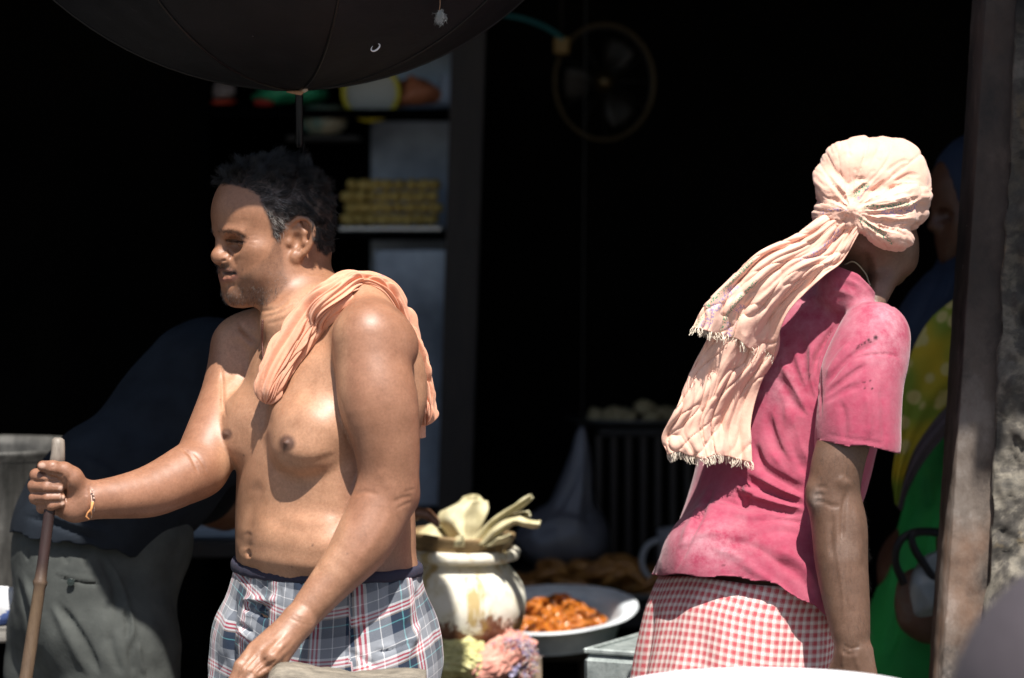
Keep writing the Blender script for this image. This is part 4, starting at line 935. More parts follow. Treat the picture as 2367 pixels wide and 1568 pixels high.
def wrap2(root):
    m = Mat('red_white_check', .88); sp = m.n('SeparateXYZ'); m.l(m.coord('UV'), sp.inputs[0]); cs = []
    red, wht = (.55, .11, .125), (.82, .72, .67)
    for i in (0, 1):
        f = m.math('FRACT', m.math('ADD', m.math('DIVIDE', sp.outputs[i], .0128), 40.2)); cs.append(m.ramp(f, [(0, wht), (.34, red), (.40, wht), (.44, red), (.90, wht), (.94, red), (.97, wht)] if i else [(0, wht), (.36, red), (.44, wht), (.48, red), (.94, wht)], 'CONSTANT'))
    wv = m.math('MULTIPLY_ADD', m.math('SINE', m.math('MULTIPLY', m.math('ADD', sp.outputs[0], sp.outputs[1]), 5200)), .12, .5)
    co = m.coord('Object'); m.color(m.mix(m.mix(cs[0], cs[1], wv), m.ramp(m.noise(20, 4, .6, co), [(.3, (.86, .84, .83)), (.7, (1.05,) * 3)]), 1.0, 'MULTIPLY'))
    m.bump(m.noise(900, 2, .5, co), .25, .0005); m.bump(m.noise(55, 4, .6, co), .3, .003); m.b.inputs['Specular IOR Level'].default_value = .15
    nt, nz = 420, 150; k = np.linspace(0, 2 * np.pi, nt, endpoint=False); V = []; UV = []
    ztop, zbot = B2_t[2] + .05, .28
    for j in range(nz):
        t = j / (nz - 1); z = ztop + (zbot - ztop) * t; cx = B2_t[0] + (z - B2_t[2]) * .30 * (1 if z > B2_t[2] else .42); cy = B2_t[1] + .012
        w_ = .156 + .030 * t ** .6; d_ = .122 + .045 * t ** .6; pl = min(1, t * 3)
        rr = 1 / np.sqrt((np.cos(k) / w_) ** 2 + (np.sin(k) / d_) ** 2)
        rr = rr + pl * (.0065 * np.sin(k * 7 + 1.2 * np.sin(t * 4)) + .0042 * np.sin(k * 13 + 2 + t * 2.5)) + .0025 * vnoise(np.stack([np.cos(k) * 3, np.sin(k) * 3, np.full(nt, t * 9)], 1), 1, 5) - .012 * pl * np.exp(-((k - 4.05) / .05) ** 2)
        a = R(-43); x, y = rr * np.cos(k), rr * np.sin(k)
        V.append(np.stack([cx + x * math.cos(a) - y * math.sin(a), cy + x * math.sin(a) + y * math.cos(a), np.full(nt, z) + .004 * np.sin(k * 3)], 1)); UV.append(np.stack([k * .152 + t * .012 * np.sin(k * 2), np.full(nt, z) + .006 * np.sin(k * 2 + 1) + .05 * (V[-1][:, 0] - cx)], 1))
    w = mesh('wrap_skirt', np.concatenate(V), grid_faces(nz, nt, True), m.m, root, uv=np.concatenate(UV)); sd = w.modifiers.new('thick', 'SOLIDIFY'); sd.thickness = .0015
def peach_mat():
    m = Mat('peach_cotton', .88); co = m.coord('Object'); sp = m.n('SeparateXYZ'); m.l(m.attr(), sp.inputs[0])
    n = m.ramp(m.noise(14, 5, .6, co), [(.25, (.70, .40, .30)), (.6, (.80, .50, .39)), (.8, (.84, .58, .47))])
    tk = m.math('GREATER_THAN', m.noise(300, 2, .5, co), .53); gk = m.math('GREATER_THAN', m.noise(420, 1, .5, co), .52)
    c = m.mix(n, (.38, .28, .42), m.math('MULTIPLY', sp.outputs[0], tk)); m.color(m.mix(c, (.12, .30, .18), m.math('MULTIPLY', sp.outputs[1], gk)))
    m.bump(m.noise(900, 2, .5, co), .25, .0005); m.bump(m.noise(65, 5, .62, co), .4, .003); m.b.inputs['Sheen Weight'].default_value = .2; m.b.inputs['Specular IOR Level'].default_value = .15
    return m.m
def turban2(root, bodyV, bodyN):
    M = peach_mat(); yb = .27
    c = Clay(axis(at(1850, 0, .2)[0], at(2190, 0, .2)[0], .0022), axis(.10, .44, .0026), axis(at(0, 660, .2)[2], at(0, 295, .2)[2], .0022))
    c.frame(H2_M, H2_t); c.el((-.012, 0, .050), (.099, .081, .090), .02); c.frame()
    c.el(at(2015, 405, .235), (.074, .080, .054), .03); c.el(at(1962, 388, .215), (.044, .052, .042), .03); c.el(at(2075, 400, .25), (.044, .07, .050), .03); c.el(at(2100, 450, .245), (.034, .062, .042), .025)
    c.el(at(2060, 500, .25), (.046, .066, .034), .025)
    for P, r in ((((1960, 478, .168), (2030, 476, .155), (2095, 462, .165), (2138, 446, .22)), (.011, .019, .019, .014)), (((1958, 488, .165), (2030, 502, .152), (2090, 500, .165), (2125, 490, .22)), (.010, .015, .016, .013)),
                 (((1958, 492, .165), (2010, 522, .155), (2065, 540, .165), (2098, 556, .195)), (.010, .017, .021, .011)), (((1975, 500, .162), (2020, 545, .165), (2060, 562, .185), (2086, 574, .20)), (.006, .010, .012, .005)),
                 (((1965, 470, .165), (1925, 440, .175), (1908, 400, .21)), (.014, .020, .020)), (((1972, 468, .162), (1990, 440, .165), (2010, 425, .17)), (.012, .015, .010)), (((1900, 500, .20), (1925, 486, .170), (1962, 482, .160)), (.016, .016, .012)), (((1903, 508, .19), (1940, 505, .165), (1985, 520, .155)), (.010, .013, .010))):
        c.limb(A3(*P), r, .008, 12)
    c.rc(at(1962, 484, .150), at(1978, 494, .150), .016, .013, .006)
    V, Q = c.skin(1); cv = Carve(V, Q); L = cv.line
    for p, w_, h in (([(1962, 478), (1945, 450), (1925, 425), (1905, 400)], 4, -.005), ([(1966, 472), (1975, 448), (1998, 430), (2012, 424)], 4, -.006), ([(1975, 478), (2010, 465), (2060, 440), (2110, 432)], 5, -.005), ([(1985, 484), (2050, 478), (2100, 468), (2140, 452)], 3.5, -.006), ([(1990, 470), (2020, 440), (2050, 412)], 3, -.003), ([(2000, 474), (2040, 450), (2080, 420), (2120, 410)], 4, -.003),
                     ([(1985, 492), (2040, 494), (2100, 488), (2125, 482)], 3.5, -.006), ([(1985, 498), (2030, 512), (2080, 516), (2118, 508)], 3.5, -.005), ([(1980, 500), (2020, 530), (2060, 552)], 3.5, -.005), ([(1992, 500), (2040, 525), (2090, 535)], 3, -.004), ([(1975, 420), (1990, 412), (2002, 418)], 3, -.004), ([(1960, 350), (1968, 364)], 2.5, -.002), ([(2060, 450), (2100, 440), (2135, 425)], 6, .004), ([(2050, 470), (2100, 455)], 6, .003), ([(1920, 455), (1945, 470), (1960, 480)], 4, -.004), ([(1905, 505), (1930, 515), (1960, 512)], 3, -.004), ([(2100, 375), (2080, 390), (2060, 412)], 6, -.002), ([(1930, 420), (1950, 440), (1962, 462)], 5, .003), ([(2045, 400), (2085, 372), (2110, 372)], 4, -.0025), ([(2060, 425), (2100, 405), (2132, 405)], 4, -.003), ([(2050, 432), (2095, 420), (2136, 424)], 5, .003), ([(2030, 512), (2075, 525), (2110, 525)], 3.5, -.004), ([(1990, 380), (2020, 360), (2060, 350)], 8, -.002), ([(1925, 380), (1945, 360), (1960, 352)], 6, -.002)): L(p, w_, h)
    cv.fresh()
    for k in range(16):
        a = R(200 + k * 13.5); x0, y0 = 1972 + 14 * math.cos(a), 484 - 12 * math.sin(a); L([(x0, y0), (x0 + 26 * math.cos(a), y0 - 24 * math.sin(a) + 3), (x0 + 50 * math.cos(a), y0 - 44 * math.sin(a))], 2.6, -.0010, taper=.4)
    ang = np.arctan2(cv.P[:, 1] - 484, cv.P[:, 0] - 1968); rad = np.hypot(cv.P[:, 0] - 1968, cv.P[:, 1] - 484) / 100; pol = np.stack([np.cos(ang) * 3.2, np.sin(ang) * 3.2, rad * .8], 1)
    V = V + normals(V, Q) * (vnoise(V, 26, 3) * .0030 + vnoise(V, 60, 5) * .0014 - .0026 * crease(pol, 1.5, 4, 6) * np.clip(rad * 2.2, 0, 1) - .0016 * crease(pol + .2 * vnoise(V, 30, 2)[:, None], 3.2, 8, 7) - .0014 * crease(V, 15, 12, 8))[:, None]
    t = np.zeros((len(V), 3)); P = cv.P
    for p, ch in (([(1985, 458), (2000, 440), (2008, 432)], 0), ([(2040, 492), (2090, 488), (2122, 480)], 0), ([(1900, 492), (1930, 484), (1955, 486)], 0), ([(2000, 478), (2050, 478), (2120, 470)], 1), ([(1992, 508), (2030, 535), (2062, 565)], 1), ([(1978, 452), (1992, 436), (2008, 427)], 1)):
        t[:, ch] = np.maximum(t[:, ch], (seg_dist(P, spline(p, 12))[0] < 4.5) * (cv.face > 0))
    tb = mesh('turban', V, Q, M, root, col=t)
    # the two loose ends hanging down the back
    Pb = pix(bodyV)
    def tail(name, left, right, y_of, nu, ns, seed, fr, wav, marks):
        Lc, Rc = spline(left, ns), spline(right, ns); u = np.linspace(0, 1, nu); s = np.linspace(0, 1, ns); V = np.zeros((ns, nu, 3)); r = np.random.default_rng(seed)
        gx = Lc[:, None] * (1 - u)[None, :, None] + Rc[:, None] * u[None, :, None]
        gx[..., 1] += (vnoise(np.stack([np.repeat(u[None] * 7, ns, 0), np.repeat(s[:, None] * 0, nu, 1) + seed, np.zeros((ns, nu))], -1), 1, seed) * 9) * s[:, None] ** 3
        rip = sum(np.sin(u[None] * f * 6.283 + ph + 1.6 * np.sin(s[:, None] * g)) * a for f, ph, g, a in wav) * (.35 + .65 * np.sin(np.clip(s * 1.2, 0, 1) * 1.57))[:, None]
        sn = vnoise(np.stack([np.repeat(u[None] * 8, ns, 0) + 2 * s[:, None], np.repeat(s[:, None] * 5, nu, 1), np.full((ns, nu), seed)], -1), 1, seed)
        uu_, ss_ = np.repeat(u[None], ns, 0), np.repeat(s[:, None], nu, 1); wob = vnoise(np.stack([uu_ * 3, ss_ * 3, uu_ * 0 + seed], -1), 1, seed + 7); cz = np.stack([uu_ * 5 + wob * 1.1, ss_ * 1.7 + wob * .4, uu_ * 0 + seed], -1)
        Y = y_of(u[None], s[:, None]) + .55 * rip + .012 * crease(cz, 1, seed + 11, 5) + .006 * crease(cz, 2.3, seed + 13, 6) + .004 * crease(np.stack([uu_ * 4, ss_ * 6 + uu_ * 3, uu_ * 0], -1), 1.2, seed + 17, 8) + sn * .0035 + vnoise(np.stack([np.repeat(u[None] * 18, ns, 0), np.repeat(s[:, None] * 9, nu, 1), np.full((ns, nu), seed)], -1), 1, seed + 1) * .0022 + .009 * np.abs(vnoise(np.stack([np.repeat(u[None] * 7, ns, 0) + s[:, None] * 1.5, np.repeat(s[:, None] * 2.2, nu, 1), np.full((ns, nu), seed + .4)], -1), 1, seed + 2))
        for i in range(ns):
            for j in range(nu): V[i, j] = at(gx[i, j, 0], gx[i, j, 1], Y[i, j])
        tn = np.zeros((ns, nu, 3))
        for (u0, u1, s0, s1, ch) in marks: tn[..., ch] = np.maximum(tn[..., ch], ((u > u0) & (u < u1))[None] * ((s > s0) & (s < s1))[:, None])
        F = np.array(grid_faces(ns, nu)); o = mesh(name, V.reshape(-1, 3), F, M, tb, col=tn.reshape(-1, 3)); sd = o.modifiers.new('thick', 'SOLIDIFY'); sd.thickness = .0016
        # frayed threads along the end
        j = np.linspace(0, nu - 1, fr); e0 = np.stack([np.interp(j, np.arange(nu), V[-1, :, q]) for q in range(3)], 1); e1 = np.stack([np.interp(j, np.arange(nu), V[-4, :, q]) for q in range(3)], 1)
        d = e0 - e1; d /= np.linalg.norm(d, axis=1)[:, None]; d = d * .7 + np.array([0, 0, -.45]); pts = [e0 - d * .003]; cl = np.stack([vnoise(e0, 160, seed + q) for q in range(3)], 1); w1 = r.normal(0, 1, (fr, 3)) * .6
        for k in range(1, 7): dd = d + cl * .9 + w1 * math.sin(k * .9) * .8; dd /= np.linalg.norm(dd, axis=1)[:, None]; pts.append(pts[-1] + dd * r.uniform(.0022, .0036, (fr, 1)))
        tag(strands('fringe', np.stack(pts, 1), .00055, .00028, M_fringe, tb), kind='stuff')
        return V
    def back(px, py, dflt):
        m = (np.hypot(Pb[:, 0] - px, Pb[:, 1] - py) < 12) & ((bodyN * (bodyV - CAM)).sum(1) < 0); return float(bodyV[m, 1].min()) if m.any() else dflt
    y1, y2, y3 = back(1880, 720, .15), back(1800, 830, .13), back(1770, 960, .13); print('back depths', y1, y2, y3)
    tail('cloth_end', [(1660, 690), (1640, 770), (1600, 850), (1562, 945), (1530, 1005), (1543, 1046)], [(1800, 740), (1800, 800), (1784, 840), (1758, 885), (1736, 975), (1738, 1066)], lambda u, s: (.115 + (y3 - .022 - .115) * u) * s + (.105 + (y2 - .012 - .105) * u) * (1 - s) - .010 * np.sin(u * 3.1), 90, 110, 31, 150, ((1.5, .4, 2.5, .0100), (3.2, 1.2, 2, .0045), (5.5, 2, 3, .0018)), [])
    tail('cloth_end', [(1902, 497), (1835, 545), (1752, 584), (1686, 645), (1628, 703), (1600, 752)], [(1992, 528), (1948, 604), (1903, 640), (1834, 706), (1806, 755), (1790, 818)], lambda u, s: (.150 + (.142 - .150) * u) * (1 - s) + (.075 + (y2 - .034 - .075) * u) * s - .018 * np.sin(s * 3.1) * u, 110, 140, 32, 150, ((2.2, .2, 2.0, .0085), (4.1, 1.9, 3.1, .0045), (7.3, .7, 2.2, .0018)), [(.02, .07, .45, 1, 1), (.08, .20, .62, 1, 0), (.30, .34, .55, 1, 1), (.35, .46, .72, 1, 0), (.47, .50, .75, 1, 1), (.5, .62, .05, .35, 0)])
    return tb
M_fringe = Mat('cotton_thread', .85, (.78, .68, .55)).m
def cord2(V, N):
    p = []
    for x, y in spline([(1952, 612), (1975, 606), (1998, 630), (2012, 660)], 16):
        q = surf_y(V, N, x, y, 9); p.append(at(x, y, (q if q is not None else .2) - .003))
    p = np.array(p); p[:, 1] = np.convolve(np.r_[[p[0, 1]] * 3, p[:, 1], [p[-1, 1]] * 3], np.ones(7) / 7, 'valid')
    tag(mesh('neck_cord', *tube(p, .0012, 6), Mat('dull_cord', .7, (.45, .38, .25)).m), 'thin pale cord round the neck of the man in the pink shirt', 'necklace')
def person2():
    r, V, Q, N = man2(); SV, cv = shirt2(r); wrap2(r); turban2(r, np.r_[SV, V], np.r_[normals(cv.V, cv.Q)[:0], np.zeros((len(SV), 3)) - np.array([0, 1, 0]), N]); cord2(V, N)
    i = np.flatnonzero((pix(V)[:, 1] > 1030) & (pix(V)[:, 1] < 1500) & (pix(V)[:, 0] > 1870) & (V[:, 1] < .16)); g = np.random.default_rng(5); k = g.choice(i, 900)
    d = N[k] * .5 + np.array([.1, 0, -.7]) + g.normal(0, .25, (900, 3)); d /= np.linalg.norm(d, axis=1)[:, None]; Ln = g.uniform(.004, .010, (900, 1)); tag(strands('arm_hair', np.stack([V[k], V[k] + d * Ln * .5, V[k] + d * Ln + np.array([0, 0, -.001])], 1), .00008, .00004, M_stubble, r), kind='stuff')
    return r
# ================================================================== the street and the dark shop
def slab(name, x0, x1, y0, y1, z0, z1, mat, parent=None, bevel=.003): return mesh(name, *box(((x0 + x1) / 2, (y0 + y1) / 2, (z0 + z1) / 2), (x1 - x0, y1 - y0, z1 - z0), bevel), mat, parent, False)
def build_place():
    m = Mat('dusty_street', .9); co = m.coord('Object')
    n = m.noise(3, 8, .65, co); m.color(m.ramp(n, [(.3, (.075, .068, .060)), (.5, (.115, .105, .093)), (.72, (.16, .147, .13))])); m.bump(m.noise(40, 6, .65, co), .5, .01)
    tag(mesh('ground', [(-150, -150, 0), (150, -150, 0), (150, 150, 0), (-150, 150, 0)], [(0, 1, 2, 3)], m.m, None, False), kind='structure')
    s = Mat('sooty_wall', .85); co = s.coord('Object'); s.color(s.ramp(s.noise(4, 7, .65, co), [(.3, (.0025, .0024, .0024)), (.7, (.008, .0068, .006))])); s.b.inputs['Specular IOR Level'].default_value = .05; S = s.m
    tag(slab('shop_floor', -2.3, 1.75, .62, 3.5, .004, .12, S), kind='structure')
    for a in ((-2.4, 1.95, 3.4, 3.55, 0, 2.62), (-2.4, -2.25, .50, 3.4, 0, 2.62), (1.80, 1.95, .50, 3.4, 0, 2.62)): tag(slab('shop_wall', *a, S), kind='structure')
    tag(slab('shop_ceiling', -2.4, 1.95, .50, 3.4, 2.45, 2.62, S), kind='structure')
    tin = Mat('rusty_sheet', .7, (.12, .08, .06)).m
    aw = empty('shade_awning', (1.3, .2, 2.42), 'rusty sheet out of view, added to shade the pillar', 'shade_awning')  # unseen sheet, added to throw shade on the pillar top
    mesh('sheet', *box((1.52, .11, 2.43), (1.44, .88, .012), .002, (R(4), 0, 0)), tin, aw, False)
    for x in (.90, 2.1): mesh('bracket', *box((x, .10, 2.405), (.04, .9, .035), .004, (R(4), 0, 0)), tin, aw, False)
def pillar():
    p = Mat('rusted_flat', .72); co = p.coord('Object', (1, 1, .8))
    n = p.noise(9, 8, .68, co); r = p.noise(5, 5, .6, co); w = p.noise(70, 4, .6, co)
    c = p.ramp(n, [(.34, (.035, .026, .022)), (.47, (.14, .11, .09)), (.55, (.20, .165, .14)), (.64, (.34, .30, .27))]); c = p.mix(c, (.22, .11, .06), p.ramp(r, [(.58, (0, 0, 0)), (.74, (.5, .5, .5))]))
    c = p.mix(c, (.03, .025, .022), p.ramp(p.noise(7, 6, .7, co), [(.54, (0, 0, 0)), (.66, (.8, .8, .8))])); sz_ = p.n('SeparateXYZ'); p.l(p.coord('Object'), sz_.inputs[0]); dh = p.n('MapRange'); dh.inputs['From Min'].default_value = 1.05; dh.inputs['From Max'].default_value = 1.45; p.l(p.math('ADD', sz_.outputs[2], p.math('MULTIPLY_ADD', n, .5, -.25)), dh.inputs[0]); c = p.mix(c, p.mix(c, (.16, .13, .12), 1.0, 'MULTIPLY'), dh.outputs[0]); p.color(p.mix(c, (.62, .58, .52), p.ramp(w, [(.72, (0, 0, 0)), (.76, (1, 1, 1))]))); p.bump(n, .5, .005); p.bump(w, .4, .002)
    q = Mat('crumbling_plaster', .9); co = q.coord('Object'); n = q.noise(6.5, 9, .68, co, .4); f = q.noise(45, 6, .7, co)
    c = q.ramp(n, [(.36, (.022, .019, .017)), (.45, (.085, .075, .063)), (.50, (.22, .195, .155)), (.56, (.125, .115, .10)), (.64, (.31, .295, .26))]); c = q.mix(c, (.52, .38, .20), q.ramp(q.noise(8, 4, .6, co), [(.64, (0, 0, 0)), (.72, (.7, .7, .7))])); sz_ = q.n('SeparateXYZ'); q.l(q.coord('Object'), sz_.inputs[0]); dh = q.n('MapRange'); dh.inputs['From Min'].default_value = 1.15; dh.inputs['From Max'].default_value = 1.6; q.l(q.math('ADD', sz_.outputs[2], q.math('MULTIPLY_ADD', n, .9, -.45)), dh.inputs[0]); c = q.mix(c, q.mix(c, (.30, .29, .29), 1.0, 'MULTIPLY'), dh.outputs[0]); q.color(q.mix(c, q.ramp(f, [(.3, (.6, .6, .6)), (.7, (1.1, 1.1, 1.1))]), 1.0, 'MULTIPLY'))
    root = empty('pillar', tuple(at(2260, 784, .32) * np.array([1, 1, 0])), 'rough leaning pillar of rusted metal and crumbling plaster at the right', 'pillar')
    def strip(name, tl, tr, bl, br, y, deep, mat, amp, nu, nv, seed, side):
        u, v = np.meshgrid(np.linspace(0, 1, nu), np.linspace(-.12, 1.75, nv)); px = (1 - v) * (tl + (tr - tl) * u) + v * (bl + (br - bl) * u); py = 1568 * v
        V = np.array([[at(px[i, j], py[i, j], y) for j in range(nu)] for i in range(nv)]); V[..., 2] = np.maximum(V[..., 2], .0)
        d = (vnoise(V * np.array([1, 1, .6]), 14, seed) * .5 + vnoise(V, 38, seed + 1) * .35 + vnoise(V, 95, seed + 2) * .25) * amp * (1 if not side else (.45 + 1.5 * np.exp(-((u - .12) / .10) ** 2)))
        V[..., 1] += d; V[:, 0, 0] += (vnoise(V[:, 0], 20, seed + 4) * .5 + vnoise(V[:, 0], 60, seed + 5) * .4) * amp * .6
        B = V.copy(); B[..., 1] = y + deep
        F = grid_faces(nv, nu); n0 = nv * nu; G = [tuple(i for i in f) for f in F]
        for i in range(nv - 1): G += [(i * nu, (i + 1) * nu, n0 + (i + 1) * nu, n0 + i * nu), (i * nu + nu - 1, n0 + i * nu + nu - 1, n0 + (i + 1) * nu + nu - 1, (i + 1) * nu + nu - 1)]
        return mesh(name, np.concatenate([V.reshape(-1, 3), B.reshape(-1, 3)]), G, mat, root)
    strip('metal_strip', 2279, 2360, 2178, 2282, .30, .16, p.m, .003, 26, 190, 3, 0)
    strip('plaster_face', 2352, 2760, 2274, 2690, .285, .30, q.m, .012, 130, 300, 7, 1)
def umbrella():
    c0 = at(690, 208, .180); R0 = .565; N = 8; root = empty('umbrella', tuple(c0), 'black cloth umbrella hung upside down over the shirtless man, small holes in it', 'umbrella')
    m = Mat('black_umbrella_cloth', .62); co = m.coord('Object'); m.color(m.ramp(m.noise(14, 5, .6, co), [(.3, (.0028, .0032, .0050)), (.7, (.0070, .0076, .0104))])); m.bump(m.noise(500, 2, .5, co), .3, .0006); m.bump(m.noise(10, 4, .6, co), .5, .008)
    m.b.inputs['Sheen Weight'].default_value = .0; m.b.inputs['Specular IOR Level'].default_value = .22
    met = Mat('black_metal', .35, (.012, .012, .013), Metallic=.6).m; steel = Mat('dull_steel', .4, (.25, .25, .25), Metallic=1.0).m
    amax = R(45); nr, na = 40, 14; rot0 = R(14)
    def pt(a, ph, sag=0): return c0 + np.array([math.sin(a) * math.cos(ph), math.sin(a) * math.sin(ph), 1 - math.cos(a)]) * (R0 * (1 - sag))
    Tm = np.asarray(Matrix.Rotation(R(-1.5), 3, 'Y')); tilt = lambda V: (np.asarray(V) - c0) @ Tm.T + c0
    for g in range(N):
        V = []
        for i in range(nr):
            a = amax * (i / (nr - 1)) if i else 1e-3
            for j in range(na):
                f = j / (na - 1); ph = rot0 + (g + f) * 2 * math.pi / N
                q = pt(a, ph); mid = math.sin(f * math.pi); ctr = c0 + np.array([0, 0, R0]); q = ctr + (q - ctr) * (1 - .050 * mid * math.sin(a) ** 1.2 - .004 * abs(math.sin(f * 9 + g)) * (i / nr)); V.append(q)
        V = np.array(V); F = grid_faces(nr, na)
        mesh('canopy_panel', tilt(V), F, m.m, root)
    for g in range(N):
        ph = rot0 + g * 2 * math.pi / N; P = tilt([pt(a, ph, .006) for a in np.linspace(.02, amax, 14)])
        mesh('rib', *tube(P, .0022, 6), met, root); e = P[-1]; mesh('rib_tip', *tube([e, e + (P[-1] - P[-2]) * .35], [.0035, .0025], 6), steel, root)
        mesh('seam', *tube(tilt([pt(a, ph, -.0015) for a in np.linspace(.03, amax, 14)]), .0011, 5), m.m, root)
    mesh('ferrule', *tube([c0 + np.array([0, 0, .012]), c0 + np.array([.001, 0, -.010]), c0 + np.array([.0012, 0, -.084]), c0 + np.array([.0014, 0, -.090])], [.0075, .0062, .0058, .0040], 12), met, root)
    tg = Mat('frayed_tan_thread', .8, (.42, .24, .14)).m
    mesh('knot', *tube([c0 + np.array([-.018, -.006, -.003]), c0 + np.array([-.006, -.010, -.004]), c0 + np.array([.004, -.010, -.005]), c0 + np.array([.010, -.009, -.001])], [.0012, .0030, .0042, .0022], 8), tg, root)
    mesh('knot', *lathe([(.0001, -.006), (.0055, -.003), (.0065, .001), (.004, .005), (.0001, .007)], 8, c0 + np.array([.010, -.010, .001])), Mat('pale_rag', .85, (.50, .42, .33)).m, root)
    mesh('shaft', *tube(tilt([c0, c0 + np.array([0, 0, .68])]), .0045, 10), steel, root)
    hk = [c0 + np.array([0, 0, .66]), c0 + np.array([0, 0, .78])] + [c0 + np.array([.03 - .03 * math.cos(t), 0, .78 + .03 * math.sin(t)]) for t in np.linspace(.2, 3.6, 12)]
    mesh('handle', *tube(tilt(hk), .0095, 10), met, root)
    # white crescent put in for the sky through a hole; hanging tuft
    cc = tilt([c0 + np.array([0, 0, R0])])[0]
    def on(px, py):
        d = at(px, py, 0) - CAM; d /= np.linalg.norm(d); oc = CAM - cc; b = np.dot(oc, d); r_ = R0 * .985; disc = b * b - (np.dot(oc, oc) - r_ * r_); return CAM + d * (-b - math.sqrt(max(disc, 0)))
    wr = Mat('hole_light', .25, (.8, .8, .85)).m
    h = on(868, 110); d = (CAM - cc); ring_ = [h + np.array([.0065 * math.cos(t) , -.004, .0048 * math.sin(t) + .003 * math.cos(t)]) for t in np.linspace(2.2, 7.6, 18)]
    mesh('hole_crescent', *tube(ring_, [.0004 + .0012 * abs(math.sin(k / 17 * 3.1)) for k in range(18)], 6), wr, root)
    h = on(1016, 12); tv = [h + np.array([.001 * math.sin(k), -.004, -.006 * k + .012]) for k in range(5)]; mesh('hanging_thread', *tube(tv, .0006, 5), tg, root)
    g = np.random.default_rng(3); n = 160; p0 = np.tile(h + np.array([.001, -.004, -.010]), (n, 1)); pts = [p0]
    for k in range(6): pts.append(pts[-1] + g.normal(0, 1, (n, 3)) * .0018 + np.array([0, 0, -.0022]))
    tag(strands('tuft', np.stack(pts, 1), .0002, .0001, Mat('grey_fluff', .9, (.42, .43, .42)).m, root), kind='stuff')
    h = on(585, 85); mesh('pin_hole_light', *lathe([(.0001, 0), (.0016, .0003), (.0001, .0006)], 8, h + np.array([0, -.002, 0])), Mat('pin_hole_grey', .6, (.2, .2, .21)).m, root)  # grey disc put in for the light through a pin hole
